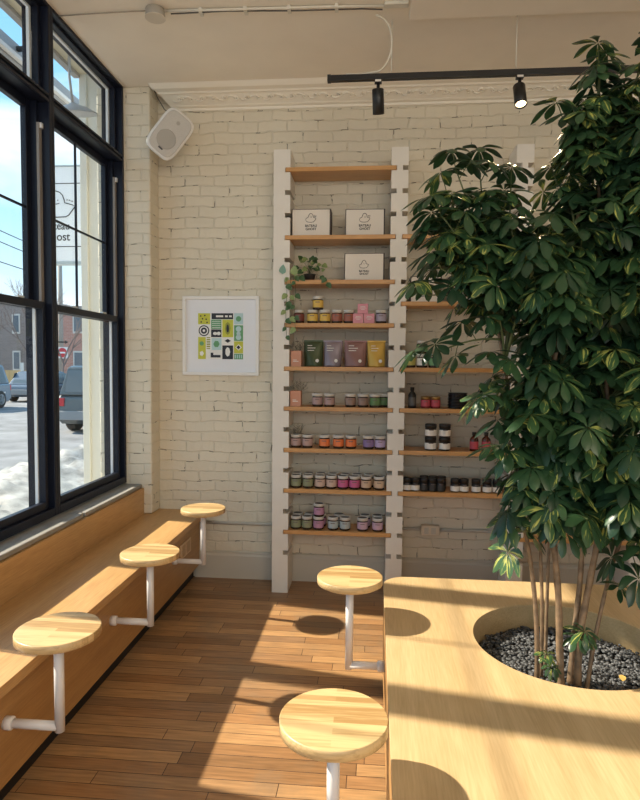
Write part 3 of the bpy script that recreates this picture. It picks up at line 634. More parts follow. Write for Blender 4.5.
def make_jar(name, r, h, lidh, m_body, m_lid, m_top, wrap=(.17, .70), neck=True):
    o = thing(name, (0, 0, 0), 'jar', 'jar')
    hb = h-lidh
    MB().lathe([(r*.86, 0), (r*.97, .004), (r, .010), (r, hb-.012), (r*.95, hb-.004), (r*.86, hb-.001)], (0, 0, 0), 20).build('glass_body', m_body, o)
    q = MB(); K_ = 20
    z0_, z1_ = h*wrap[0], h*wrap[1]; rr = r+.0007
    V = [(rr*math.cos(2*PI*j/K_), rr*math.sin(2*PI*j/K_), z_) for z_ in (z0_, z1_) for j in range(K_)]
    q.add(V, [(j, (j+1) % K_, K_+(j+1) % K_, K_+j) for j in range(K_)], smooth=True)
    lo = q.build('paper_label', CM['white'], o); lo.material_slots[0].link = 'OBJECT'
    # small printed lines on the front of the wrap
    t = MB()
    for zz, ww, hh in ((.56, .45, .06),):
        V = []
        for s_ in (-1, -.33, .33, 1):
            a = -PI/2+s_*ww*.9; V += [((rr+.0004)*math.cos(a), (rr+.0004)*math.sin(a), h*zz-h*hh/2), ((rr+.0004)*math.cos(a), (rr+.0004)*math.sin(a), h*zz+h*hh/2)]
        t.add(V, [(2*j, 2*j+2, 2*j+3, 2*j+1) for j in range(3)])
    t.build('lettering', mat('label_print', (.16, .12, .12), .6), o)
    l_ = MB().lathe([(r*.93, hb), (r*1.0, hb+.001), (r*1.0, h-.003), (r*.97, h), (r*.84, h), (r*.82, h-.002)], (0, 0, 0), 20, mi=0, caps=False)
    l_.add([(r*.82*math.cos(2*PI*j/20), r*.82*math.sin(2*PI*j/20), h-.002) for j in range(20)], [tuple(range(20))], 1)
    l_.add([(r*.93*math.cos(2*PI*j/20), r*.93*math.sin(2*PI*j/20), hb) for j in range(20)], [tuple(range(20))[::-1]], 0)
    l_.build('lid', [m_lid, m_top], o)
    return o
def setlabel(o, m_):
    for ch in o.children:
        if ch.name.startswith('paper_label'): ch.material_slots[0].link = 'OBJECT'; ch.material_slots[0].material = m_
proto = {}
def put(kind, loc, label, lm, group, cat='jar'):
    if kind not in proto:
        if kind == 'A': proto[kind] = make_jar('lidded_jar', .0405, .100, .022, m_glassd, m_lidw, m_lidt)
        if kind == 'K': proto[kind] = make_jar('lidded_jar', .0435, .098, .030, m_blackm, m_blackm, m_blackm, wrap=(.12, .58))
        if kind == 'S': proto[kind] = make_jar('lidded_jar', .034, .098, .032, m_blackm, m_blackm, m_blackm, wrap=(.08, .46))
        if kind == 'G': proto[kind] = make_jar('lidded_jar', .036, .088, .022, mat('red_jar_glass', (.22, .03, .03), .15), mat('gold_lid', (.35, .22, .08), .35, .7), mat('gold_lid_top', (.30, .18, .07), .35, .7))
        o = proto[kind]; o.location = loc; o['label'] = label
    else: o = dup(proto[kind], loc, label, group)
    o['group'] = group; o['category'] = cat; setlabel(o, lm); return o
YJ = 4.553; EPS = .0006
def xj(px, py, y=YJ): return at(px, py, y).x
ORD = ['top', 'second', 'third', 'fourth', 'fifth', 'sixth', 'seventh', 'eighth', 'ninth']
def row(si, items, dy=0):
    z_ = SH[si]+EPS; py = {3: 320, 4: 362, 5: 402, 6: 443, 7: 483, 8: 524}[si]
    for px, lm, lab in items: put('A', (xj(px, py, YJ+dy), YJ+dy, z_), lab, CM[lm], 'jars on the %s shelf of the left bay' % ORD[si])
row(3, [(299, 'dred', 'dark red jar at the left end of the fourth shelf behind trailing vine'), (312.5, 'yellow', 'yellow-label jar beneath the single stacked yellow jar, fourth shelf'), (325, 'yellow', 'yellow-label jar right of the stacked pair on the fourth shelf'),
        (337, 'red', 'brick-red-label jar beside the yellow jars, fourth shelf'), (349, 'red', 'brick-red-label jar next to the pink boxes, fourth shelf'), (381, 'lav', 'pale lavender jar at the right end of the fourth shelf, beside the pink boxes')])
put('A', (xj(318, 305), YJ+.002, SH[3]+.1006+EPS), 'yellow-label jar stacked alone on top of the yellow jars, fourth shelf', CM['yellow'], 'jars on the fourth shelf of the left bay')
row(5, [(317.5, 'pinkbr', 'dusty pink-label jar, left one of the pair on the sixth shelf'), (329.5, 'pinkbr', 'dusty pink-label jar, right one of the pair on the sixth shelf'), (350.5, 'brown', 'brown-label jar left of the other brown one, sixth shelf'),
        (363, 'brown', 'brown-label jar beside the green jars, sixth shelf'), (375, 'green', 'green-label jar in front at the right end of the sixth shelf')])
row(5, [(383, 'green', 'green-label jar half behind the front green jar, right end of the sixth shelf')], .06)
row(6, [(296, 'dusty', 'leftmost dusty-pink-label jar on the seventh shelf, against the upright'), (307.5, 'dusty', 'dusty-pink-label jar second from the left on the seventh shelf'), (324.5, 'orange', 'left one of the three orange-label jars'), (338.5, 'orange', 'middle one of the three orange-label jars'),
        (351, 'orange', 'right one of the three orange-label jars'), (368.5, 'purple', 'deep purple-label jar on the seventh shelf'), (380, 'lilac', 'pale lilac-label jar at the right end of the seventh shelf')])
row(7, [(296, 'olive', 'leftmost olive-green-label jar in the front row of the eighth shelf'), (308, 'olive', 'second olive-green-label jar in the front row of the eighth shelf'), (320, 'beige', 'beige-pink-label jar right of the olive jars, eighth shelf'), (331.5, 'beige', 'beige-pink-label jar left of the magenta jars, eighth shelf'),
        (343, 'magenta', 'left one of the two magenta-label jars'), (354.5, 'magenta', 'right one of the two magenta-label jars'), (366, 'tan', 'tan-label jar right of the magenta jars, eighth shelf'), (379, 'tan', 'tan-label jar at the right end of the eighth shelf')])
ro = ['first', 'second', 'third', 'fourth', 'fifth', 'sixth', 'seventh']
for i, (px, lm) in enumerate([(297, 'olive'), (309, 'olive'), (321, 'beige'), (333, 'beige'), (345, 'magenta'), (357, 'tan'), (369, 'tan')]):
    row(7, [(px, lm, 'jar in the back row of the eighth shelf, %s from left' % ro[i])], .10)
row(8, [(296, 'olive', 'leftmost olive-label jar in front on the bottom shelf of the left bay'), (307, 'olive', 'olive-label jar beside the stacked mauve jars on the bottom shelf'), (318.5, 'pinkpurple', 'mauve-label jar carrying another on its lid, bottom shelf'),
        (333, 'bluegrey', 'left one of the two blue-grey-label jars, bottom shelf'), (345, 'bluegrey', 'right one of the two blue-grey-label jars, bottom shelf'), (362.5, 'pinklav', 'pale pink-label jar left of its twin, bottom shelf'), (377.5, 'pinklav', 'pale pink-label jar at the right end of the bottom shelf')])
put('A', (xj(319, 505), YJ+.002, SH[8]+.1006+EPS), 'mauve-label jar stacked on another jar, bottom shelf', CM['pinkpurple'], 'jars on the ninth shelf of the left bay')
for i, (px, lm) in enumerate([(298, 'olive'), (309.5, 'olive'), (321, 'pinkpurple'), (339, 'bluegrey'), (365, 'pinklav'), (377, 'pinklav')]):
    row(8, [(px, lm, 'jar in the back row of the bottom shelf, %s from the left' % ro[i])], .10)
# second bay
def put2(kind, px, py, z_, lab, lm, dy=0, cat='jar', grp='jars in the second bay'):
    return put(kind, (xj(px, py, YJ+dy), YJ+dy, z_+EPS), lab, CM[lm], grp, cat)
put2('A', 410, 362, 1.732, 'yellow-green-label jar at the left end below the leaves, second bay', 'ygreen'); put2('A', 422, 362, 1.732, 'jar with white label between yellow-green and green jars, second bay', 'white')
put2('A', 434, 362, 1.732, 'green-label jar rightmost of the three under the leaves, second bay', 'wgreen'); put2('A', 422, 350, 1.8326, 'green-label jar stacked on top of the jars under the leaves, second bay', 'wgreen')
put2('G', 425.5, 404, 1.431, 'left one of the two red jars with gold lids', 'crimson'); put2('G', 435.5, 404, 1.431, 'right one of the two red jars with gold lids', 'crimson')
for i, (px, z_, n__) in enumerate(((430.5, 1.117, 'lower left'), (444.5, 1.117, 'lower right'), (430.5, 1.2156, 'upper left'), (444.5, 1.2156, 'upper right'))):
    put2('K', px, 445, z_, 'black-lidded white-label jar, %s of the block of four' % n__, 'white', grp='block of four black-lidded jars')
B2 = .808
for px, n__ in ((407, 'leftmost'), (415.3, 'second')):
    put2('S', px, 488, B2, 'black jar with white label, %s on the lowest board of the second bay' % n__, 'white')
for px, n__ in ((424, 'left'), (432.3, 'middle'), (440.5, 'right')):
    o = put2('S', px, 488, B2, 'all-black jar, %s one of the three without white label' % n__, 'white'); setlabel(o, mat('label_black', (.03, .03, .03), .4))
for px, n__ in ((455, 'left one of the pair in the middle'), (464, 'right one of the pair in the middle'), (476, 'left of the three by the leaves'), (487, 'middle of the three by the leaves'), (497, 'right of the three by the leaves')):
    put2('S', px, 488, B2, 'black white-label jar, %s, lowest board' % n__, 'white')
for i, px in enumerate((424, 433, 441.5)): 
    o = put2('S', px, 484, B2, 'black jar in the second row of the lowest board, %s' % ('left', 'middle', 'right')[i], 'white', .085); setlabel(o, bpy.data.materials['label_black'])
# bottles
def bottle(name, loc, r, h, mb, ml, label, group):
    o = thing(name, loc, label, 'bottle', group); x_, y_, z_ = loc
    MB().lathe([(r*.9, 0), (r, .005), (r, h*.62), (r*.75, h*.72), (r*.42, h*.78), (r*.40, h*.84)], loc, 18).build('glass_body', mb, o)
    MB().lathe([(r+.0008, h*.12), (r+.0008, h*.52)], loc, 18, caps=False).build('paper_label', ml, o)
    MB().lathe([(r*.5, h*.84), (r*.5, h)], loc, 16).build('cap', m_blackm, o); return o
bottle('sauce_bottle', (xj(412, 404), YJ, 1.431+EPS), .030, .155, m_blackm, mat('label_charcoal', (.10, .10, .10), .5), 'tall black bottle with grey print at the left end, above the block of four jars', 'bottles in the second bay')
for px, n__ in ((474, 'left'), (486, 'right')): bottle('sauce_bottle', (xj(px, 446), YJ, 1.117+EPS), .032, .14, mat('amber_glass', (.08, .02, .01), .1), CM['crimson'], 'dark bottle with red and white label beside the leaves, %s one' % n__, 'bottles in the second bay')
cx_ = xj(458, 404)
for i in range(5):
    z_ = 1.431+EPS+i*.0235
    o = MB().lathe([(.064, 0), (.072, .003), (.072, .010), (.067, .012), (.067, .016), (.073, .018), (.073, .0225), (.062, .0232)], (cx_, YJ+.03, z_), 32).build('flat_tin', mat('black_tin', (.018, .018, .02), .25, .3) if i == 0 else bpy.data.materials['black_tin'])
    tag(o, 'flat round black tin, %s of the stack of five' % ('bottom one', 'second from the bottom', 'middle one', 'second from the top', 'topmost')[i], 'tin', 'stack of flat black tins')
for px, n__ in ((489, 'left'), (499, 'right')): put2('A', px, 404, 1.431, 'green-label jar half hidden by leaves near the right end, %s one' % n__, 'wgreen')

# ------------------------------------------------------------------ boxes, cards, pouches
def logo(parent, cx, y_, cz, s, boat=True, head=True):
    """line drawing: a smiling blob in a paper boat; s = drawing width"""
    q = MB(); P_ = lambda u, v_: (cx+u*s, y_, cz+v_*s)
    body = [(-.42, -.02), (-.47, -.16), (-.40, -.30), (-.25, -.36), (0, -.37), (.22, -.34), (.34, -.22), (.44, -.06), (.40, .0), (.28, .02), (.20, .05), (.18, .18), (.10, .34), (-.02, .40), (-.14, .34), (-.22, .18), (-.26, .04), (-.36, .0), (-.42, -.02)]
    q.tube([P_(*a) for a in body], .022*s, 4)
    for u in (-.06, .06): q.lathe([(.02*s, 0), (.02*s, .0008)], P_(u, .12), 8, (0, -1, 0))
    q.tube([P_(-.06, .06), P_(-.02, .03), P_(.03, .03), P_(.07, .06)], .012*s, 4)
    if head:
        for j in range(3): q.tube([P_(.26+.07*j, .14), P_(.30+.07*j, .20), P_(.30+.07*j, .12)], .022*s, 4)
    return q.build('line_drawing', m_ink, parent)
m_case = mat('dark_case', (.06, .045, .04), .6)
def gift_box(px, si_z, py0, py1, pxw, label, style):
    wL, wR = at(px[0], py1, 4.53).x, at(px[1], py1, 4.53).x; z0_ = si_z+EPS; hh = at(px[0], py0, 4.53).z - si_z
    hh = min(hh, .22)
    o = thing('gift_box', ((wL+wR)/2, 4.58, z0_), label, 'box', 'cream boxes standing on the shelves')
    MB().box((wL-.006, 4.532, z0_), (wR+.010, 4.66, z0_+hh+.006)).build('dark_case', m_case, o, bevel=.002)
    MB().box((wL, 4.526, z0_), (wR, 4.5315, z0_+hh)).build('cream_front', m_paper, o, bevel=.001)
    c0 = (wL+wR)/2; s = .085 if style == 0 else .075
    logo(o, c0, 4.5252, z0_+hh*.68 if style == 0 else z0_+hh*.60, s, head=style == 0)
    zt = z0_+hh*.32 if style == 0 else z0_+hh*.29
    text_mesh('lettering', 'BATEAU\nGHOST', .024 if style == 0 else .020, m_ink, o, (c0, 4.5254, zt), bold=.0006)
    return o
gift_box((292.5, 329.5), 2.701, 210, 235, None, 'cream box with bird-like line drawing, left one of the pair high on the second shelf', 0)
gift_box((346, 383.5), 2.701, 210, 235, None, 'cream box with line drawing, right one of the pair high on the second shelf', 0)
gift_box((345, 383), 2.374, 254, 279, None, 'cream box standing alone on the third shelf, right of the trailing plant', 1)
gift_box((411, 440), Z2[1], 277, 301, None, 'cream box half hidden by leaves in the second bay, left one', 1)
gift_box((450, 486), Z2[1], 277, 301, None, 'cream box mostly hidden by leaves in the second bay, right one', 1)
m_pink = mat('pink_card', (.72, .30, .36), .6)
zs = SH[3]+EPS; pw = .077
for (cxp, lz, lb) in ((358.3, 0, 'pink cube box, lower left of the little pyramid of three'), (369.3, 0, 'pink cube box, lower right of the little pyramid of three'), (362.8, 1, 'pink cube box on top of the little pyramid of three')):
    c0 = xj(cxp, 318, 4.54); z_ = zs+lz*(.072+EPS); o = thing('cube_box', (c0, 4.55, z_), lb, 'box', 'pink cube boxes')
    MB().box((c0-.0385, 4.515, z_), (c0+.0385, 4.59, z_+.072)).build('carton', m_pink, o, bevel=.002)
    for j, ww in enumerate((.018, .024, .014)): MB().box((c0-ww, 4.5138, z_+.048-j*.010), (c0+ww, 4.5149, z_+.052-j*.010)).build('printed_line', CM['white'], o)
m_terra = mat('terracotta_card', (.62, .30, .20), .6)
for si_, px_, py_, lb in ((4, 296.3, 358, 'terracotta-coloured carton at the left end of the fifth shelf, beside the pouches'), (5, 295.8, 398, 'terracotta-coloured carton at the left end of the sixth shelf')):
    c0 = xj(px_, py_, 4.54); z_ = SH[si_]+EPS; o = thing('small_carton', (c0, 4.56, z_), lb, 'box', 'terracotta cartons')
    MB().box((c0-.040, 4.52, z_), (c0+.040, 4.60, z_+.118)).build('carton', m_terra, o, bevel=.002)
    MB().box((c0-.022, 4.5185, z_+.046), (c0+.006, 4.5199, z_+.051)).build('printed_line', CM['white'], o); MB().box((c0-.022, 4.5185, z_+.036), (c0+.020, 4.5199, z_+.041)).build('printed_line', CM['white'], o)
def pouch(pxl, pxr, col, label, side_tilt=0):
    xl, xr = at(pxl, 362, 4.55).x, at(pxr, 362, 4.55).x; z_ = SH[4]+EPS; hh = .196
    c0 = (xl+xr)/2; hw = (xr-xl)/2; o = thing('stand_up_pouch', (c0, 4.57, z_), label, 'pouch', 'standing pouches on the fifth shelf')
    NX, NZ = 12, 14; V = []; 
    for s_ in (-1, 1):
        for j in range(NZ+1):
            t = j/NZ; half = hw*(.93+.07*math.sin(t*PI*.5)) if t < .9 else hw
            for i in range(NX+1):
                u = i/NX*2-1; th = .034*(1-t)**.65*(1-u*u)**.6 + .0015 + .004*math.sin(t*7+u*3)*(1-t)*(1-u*u)
                V.append((c0+u*half+side_tilt*t*.02, 4.572+s_*th+.012*t, z_+t*hh))
    W_ = NX+1; N_ = W_*(NZ+1); F = []
    for j in range(NZ):
        for i in range(NX):
            a = j*W_+i; F.append((a, a+1, a+W_+1, a+W_)); F.append((N_+a, N_+a+W_, N_+a+W_+1, N_+a+1))
    for i in range(NX): F.append((i, N_+i, N_+i+1, i+1)); a = NZ*W_+i; F.append((a, a+1, N_+a+1, N_+a))
    for j in range(NZ): a = j*W_; F.append((a, a+W_, N_+a+W_, N_+a)); a += NX; F.append((a, N_+a, N_+a+W_, a+W_))
    MB().add(V, F, smooth=True).build('pouch_body', mat('pouch_foil', col, .35, .25, bump=.15, nscale=14), o)
    MB().box((c0-hw, 4.5795, z_+hh-.010), (c0+hw, 4.5845, z_+hh+.004)).build('heat_seal', bpy.data.materials[o.children[0].data.materials[0].name], o)
    MB().lathe([(.013, 0), (.013, .0015)], (c0+hw*.42, 4.5365, z_+.045), 16, (0, -1, 0)).build('printed_badge', CM['white'], o)
    for j, ww in enumerate((.3, .5, .42)): MB().box((c0-hw*.6, 4.549+.004*j, z_+.12-j*.018+.018*2), (c0-hw*.6+hw*ww*1.6, 4.5515+.004*j, z_+.125-j*.018+.018*2)).build('printed_line', CM['white'], o)
    return o
pouch(303.5, 323, (.055, .075, .028), 'dark olive pouch, leftmost of the four standing pouches')
pouch(322.8, 341.5, (.27, .22, .25), 'greyish lilac pouch, second of the four standing pouches', .5)
pouch(344, 366.5, (.27, .14, .125), 'mauve-brown pouch, third and widest of the four standing pouches')
pouch(367.5, 385.5, (.62, .38, .07), 'golden yellow pouch, rightmost of the four standing pouches', -.2)

# trailing pothos on the third shelf
po = thing('trailing_pothos', (xj(300, 277), 4.57, SH[2]+EPS), 'small potted vine trailing over the left end of the third shelf', 'plant')
c0 = xj(309, 277)
MB().lathe([(.034, 0), (.045, .05), (.047, .055), (.040, .055), (.036, .048)], (c0, 4.60, SH[2]+EPS), 24).build('pot', mat('dark_pot', (.03, .03, .03), .4), po)
rq = random.Random(5); PV = MB(); PS = MB(); 
def pleaf(p_, d, s_, mi):
    d = Vector(d).normalized(); sd3 = d.cross(Vector((0, -1, .3))).normalized(); nn = sd3.cross(d); V = []
    for j in range(6):
        t = j/5; w_ = s_*.38*math.sin(PI*min(1, t**.7))**.8 if 0 < t < 1 else .0005
        c = Vector(p_)+d*s_*t+nn*(-.15*s_*t*t)
        V += [c-sd3*w_+nn*w_*.3, c, c+sd3*w_+nn*w_*.3]
    PV.add(V, [(3*j+i, 3*j+1+i, 3*j+4+i, 3*j+3+i) for j in range(5) for i in (0, 1)], mi, True)
top0 = Vector((c0, 4.60, SH[2]+.055))
for i in range(26):
    a = rq.random()*6.28; tip = top0+Vector((math.cos(a)*rq.uniform(.02, .10), -abs(math.sin(a))*.05, rq.uniform(.02, .12)))
    PS.tube([top0, (top0+tip)/2+Vector((0, 0, .02)), tip], .0012, 4, cap=False); pleaf(tip, (math.cos(a)*.6+rq.uniform(-.3, .3), -.5, rq.uniform(-.5, .5)), rq.uniform(.035, .06), rq.choice((0, 0, 0, 1)))
for vx, lz, n__ in ((-.655, 1.93, 9), (-.59, 1.98, 6), (-.625, 2.06, 5), (-.36, 2.33, 3)):
    p_ = top0.copy(); path = [p_, Vector(((vx+c0)/2, 4.52, SH[2]+.04)), Vector((vx, 4.478, SH[2]+.012))]
    if lz < SH[2]-.1: path += [Vector((vx+.005*math.sin(j*2), 4.476, SH[2]+(lz-SH[2])*j/4)) for j in range(1, 5)]
    else: path += [Vector((vx+.01, 4.474, SH[2]-.04))]
    PS.tube(path, .0014, 4, cap=False)
    for j in range(n__):
        t = (j+.5)/n__*(len(path)-2)+1; i0 = min(int(t), len(path)-2); q = path[i0].lerp(path[i0+1], t-i0); pleaf(q, ((-1)**j*.7, -.35, -.5-rq.random()*.5), rq.uniform(.04, .062), rq.choice((0, 0, 1)))
pleaf((-.685, 4.474, SH[2]+.04), (.1, -.3, .9), .07, 2); pleaf((-.60, 4.475, SH[2]+.03), (.1, -.3, .9), .075, 1)
PV.build('leaves', [mat('vine_green', (.06, .13, .05), .4), mat('vine_light', (.26, .34, .13), .4), mat('vine_silver', (.20, .36, .28), .35)], po); PS.build('vines', m_twig, po)
# thin dried stems on the shelves below
for si_, hgt, lb in ((4, .20, 'bunch of thin dried grey stems behind the terracotta carton on the fifth shelf'), (5, .17, 'bunch of thin dried grey stems behind the terracotta carton on the sixth shelf'), (6, .14, 'wispy dried stems behind the jars at the left end of the seventh shelf')):
    q = MB(); b0 = Vector((-.585, 4.66, SH[si_]+EPS)); rz_ = random.Random(si_)
    for i in range(16):
        a = rz_.random()*6.28; t1 = b0+Vector((math.cos(a)*.02, math.sin(a)*.02, hgt*.6)); t2 = b0+Vector((math.cos(a)*rz_.uniform(.03, .08), math.sin(a)*.04, hgt*rz_.uniform(.75, 1.25)))
        q.tube([b0+Vector((math.cos(a)*.006, math.sin(a)*.006, 0)), t1, t2], .0011, 4, r1=.0006)
        for j in range(3): c1 = t1.lerp(t2, .4+.2*j); q.tube([c1, c1+Vector((rz_.uniform(-.02, .02), rz_.uniform(-.02, .01), .018))], .0009, 3)
    o = q.build('dried_stems', mat('dried_grey', (.20, .19, .14), .8)); tag(o, lb, 'dried stems', 'dried stems on the shelves')

# ------------------------------------------------------------------ framed print
fx0, fx1, fz0, fz1 = -1.533, -.913, 1.655, 2.285
pic = thing('framed_print', ((fx0+fx1)/2, YW-.02, fz0), 'square white-framed print with a grid of lime, teal and black tiles on the brick wall', 'picture')
q = MB(); t_ = .026; yb, yf = YW-.002, YW-.040
for a, b2 in (((fx0, yf, fz0), (fx1, yb, fz0+t_)), ((fx0, yf, fz1-t_), (fx1, yb, fz1)), ((fx0, yf, fz0+t_), (fx0+t_, yb, fz1-t_)), ((fx1-t_, yf, fz0+t_), (fx1, yb, fz1-t_))): q.box(a, b2)
q.build('frame', mat('frame_white', (.82, .80, .76), .4), pic, bevel=.003)
MB().box((fx0+t_, YW-.020, fz0+t_), (fx1-t_, YW-.014, fz1-t_)).build('mat_board', mat('mat_white', (.80, .82, .86), .8), pic)
ax0, ax1, az0, az1 = -1.409, -1.043, 1.785, 2.150
pm = [mat('ink_lime', (.55, .56, .06), .6), mat('ink_black', (.02, .025, .035), .6), mat('ink_green', (.13, .34, .16), .6), mat('ink_pale_blue', (.48, .66, .68), .6), mat('ink_white', (.82, .82, .78), .6), mat('ink_olive', (.30, .32, .05), .6)]
pr = MB(); W_, H_ = ax1-ax0, az1-az0
def R_(u0_, v0_, u1_, v1_, mi, lay=0):
    y_ = YW-.0205-.0006*lay; pr.box((ax0+u0_*W_, y_-.0005, az1-v1_*H_), (ax0+u1_*W_, y_, az1-v0_*H_), mi)
def D_(u, v_, r, mi, lay=1, k=16, sq=1.0):
    y_ = YW-.0206-.0006*lay; pr.prism([(ax0+(u+r*math.cos(2*PI*j/k))*W_, az1-(v_+r*sq*math.sin(2*PI*j/k))*H_) for j in range(k)], y_-.0005, y_, 1, mi)
R_(0, 0, 1, 1, 4)
R_(0, 0, .27, .24, 0, 1); R_(.30, 0, .78, .13, 1, 1); R_(.80, 0, 1, .24, 3, 1); R_(.29, .14, .52, .34, 2, 1); R_(.29, .35, .52, .52, 1, 1); R_(.54, .14, .78, .52, 0, 1); R_(.80, .26, 1, .60, 2, 1)
R_(0, .52, .17, 1, 0, 1); R_(.19, .52, .27, .78, 5, 1); R_(.30, .54, .52, .80, 3, 1); R_(.25, .82, .52, 1, 4, 1); R_(.54, .70, .78, 1, 1, 1); R_(.80, .61, 1, .87, 0, 1); R_(.80, .88, 1, 1, 2, 1)
D_(.13, .38, .12, 1, 1, 20); D_(.13, .38, .095, 4, 2, 20); D_(.13, .38, .07, 1, 3, 20); D_(.13, .38, .03, 4, 4, 12)
for u, v_ in ((.06, .06), (.15, .05), (.10, .12), (.18, .13), (.07, .19), (.20, .20)): D_(u, v_, .02, 1, 2, 5)
R_(.40, .045, .56, .085, 4, 2); R_(.60, .045, .66, .085, 4, 2); R_(.69, .045, .75, .085, 4, 2)
D_(.90, .12, .06, 2, 2, 12); D_(.66, .33, .065, 5, 2, 8, 2.2); D_(.66, .33, .03, 1, 3, 8, 3); D_(.90, .34, .06, 3, 2); D_(.90, .44, .045, 3, 2); D_(.90, .52, .06, 3, 2)
D_(.38, .44, .05, 4, 2, 8, .7); D_(.46, .44, .045, 4, 2, 8, .9); D_(.41, .67, .07, 2, 2, 6, 1.1); D_(.66, .60, .07, 1, 2, 4, .6); D_(.66, .84, .055, 4, 2, 7, 1.9); D_(.90, .74, .07, 4, 2, 4); D_(.90, .74, .045, 1, 3, 4)
D_(.08, .66, .05, 2, 2, 10, 1); D_(.08, .88, .05, 4, 2, 5, 1.2); R_(.28, .86, .34, .96, 1, 2); R_(.28, .91, .50, .965, 1, 3)
for j in range(5): R_(.19, .54+j*.05, .27, .56+j*.05, 4, 2)
for j in range(4): R_(.31, .17+j*.045, .50, .18+j*.045, 4, 2); R_(.82+.045*j, .90, .84+.045*j, .98, 3, 2)
pr.build('print', pm, pic)

# ------------------------------------------------------------------ loudspeaker in the corner
spc = Vector((-1.555, 4.53, 3.455)); ang = math.radians(36)
spk = thing('wall_loudspeaker', spc, 'white wall loudspeaker tilted sideways in the upper corner beside the window pier', 'loudspeaker')
RS = Matrix.Scale(1.13, 3) @ Matrix.Rotation(math.radians(22), 3, 'Z') @ Matrix.Rotation(math.radians(10), 3, 'X') @ Matrix.Rotation(ang, 3, 'Y')
def sup(w_, h_, n2=26, e_=4.5, bow=.0):
    out_ = []
    for j in range(n2*2):
        a = 2*PI*j/(n2*2); c, s_ = math.cos(a), math.sin(a)
        out_.append((w_*math.copysign(abs(c)**(2/e_), c), h_*math.copysign(abs(s_)**(2/e_), s_)))
    return out_
body = MB(); rings = [(-.075, .098, .150), (-.068, .104, .157), (-.03, .102, .155), (.05, .080, .13), (.10, .062, .105), (.106, .05, .09)]
V = []; k = 52
for y_, w_, h_ in rings: V += [spc + RS @ Vector((u, y_, v_)) for u, v_ in sup(w_, h_)]
F = [(j*k+i, (j+1)*k+i, (j+1)*k+(i+1) % k, j*k+(i+1) % k) for j in range(len(rings)-1) for i in range(k)]+[tuple(range(k)), tuple(range((len(rings)-1)*k, len(rings)*k))[::-1]]
body.add(V, F, smooth=True); body.build('cabinet', m_white, spk)
gr_m = MB(); V = [spc + RS @ Vector((u, -.0762, v_)) for u, v_ in sup(.090, .142)]+[spc + RS @ Vector((u*.96, -.080, v_*.97)) for u, v_ in sup(.090, .142)]
gr_m.add(V, [(i, (i+1) % k, k+(i+1) % k, k+i) for i in range(k)]+[tuple(range(k, 2*k))]); gr_m.build('grille', m_grille, spk)
nrm = RS @ Vector((0, -1, 0))
MB().lathe([(.070, 0), (.067, .0015)], spc + RS @ Vector((0, -.0803, -.045)), 32, nrm).build('woofer', m_cone, spk)
MB().lathe([(.014, 0), (.012, .0015)], spc + RS @ Vector((.0, -.0802, .085)), 20, nrm).build('tweeter', m_cone, spk)
q = MB(); q.add([spc + RS @ Vector(v) for v in [(-.012, -.0815, -.118), (.020, -.0815, -.118), (.020, -.0815, -.108), (-.012, -.0815, -.108), (-.012, -.080, -.118), (.020, -.080, -.118), (.020, -.080, -.108), (-.012, -.080, -.108)]], [(0, 1, 2, 3), (0, 4, 5, 1), (1, 5, 6, 2), (2, 6, 7, 3), (3, 7, 4, 0), (4, 7, 6, 5)]); q.build('badge', m_blackm, spk)
MB().tube([spc+RS @ Vector((0, .10, .0)), (-1.60, 4.70, 3.50), (-1.60, YW-.008, 3.50)], .014, 10).build('wall_bracket', m_white, spk)
MB().lathe([(.035, 0), (.035, .008)], (-1.60, YW-.001, 3.50), 20, (0, -1, 0)).build('bracket_plate', m_white, spk)
cb = MB().tube([(-1.76, 4.70, 3.905), (-1.735, 4.66, 3.88), (-1.70, 4.67, 3.80), (-1.655, 4.70, 3.72), (-1.61, 4.73, 3.70), (-1.59, 4.68, 3.64), tuple(spc+RS @ Vector((0, .095, .06)))], .004, 6)
tag(cb.build('speaker_cable', mat('cable_dark', (.12, .11, .09), .6)), 'dark cable looping from the corner of the ceiling to the loudspeaker', 'cable')

# ------------------------------------------------------------------ ceiling conduit, track and spots
jb = thing('junction_box', (-1.33, 3.625, ZC), 'round metal junction box on the ceiling near the windows', 'junction box')
MB().lathe([(.055, 0), (.058, .004), (.055, .048), (.050, .05)], (-1.33, 3.625, ZC-.052), 28).build('box', mat('box_grey', (.40, .37, .32), .5), jb)
MB().lathe([(.060, 0), (.060, .004)], (-1.33, 3.625, ZC-.056), 28).build('cover', mat('box_cream', (.66, .60, .50), .5), jb)
cd_ = thing('ceiling_conduit', (-.6, 3.645, ZC-.012), 'thin conduit running along the ceiling from window to track light feed', 'conduit')
MB().tube([(XW+.002, 3.640, ZC-.009), (-1.7, 3.630, ZC-.009), (-1.38, 3.625, ZC-.009)], .004, 8).build('pipe', mat('conduit_dull', (.33, .29, .23), .6), cd_)
MB().tube([(-1.29, 3.630, ZC-.012), (-.8, 3.645, ZC-.012), (-.3, 3.660, ZC-.011), (.03, 3.675, ZC-.011)], .008, 8).build('pipe', m_cable, cd_)
MB().tube([(-1.24, 3.645, ZC-.022), (-.9, 3.655, ZC-.014), (-.5, 3.670, ZC-.02), (-.1, 3.690, ZC-.014), (.02, 3.695, ZC-.02)], .004, 6).build('loose_wire', mat('wire_dark', (.10, .09, .08), .6), cd_)
for x_ in (-1.06, -.79, -.53, -.25): MB().box((x_-.01, 3.630+.02*(x_+1.06), ZC-.024), (x_+.01, 3.685+.02*(x_+1.06), ZC)).build('clip', m_cable, cd_)
MB().box((.03, 3.645, ZC-.02), (.17, 3.690, ZC)).build('feed_box', m_cable, cd_, bevel=.003)
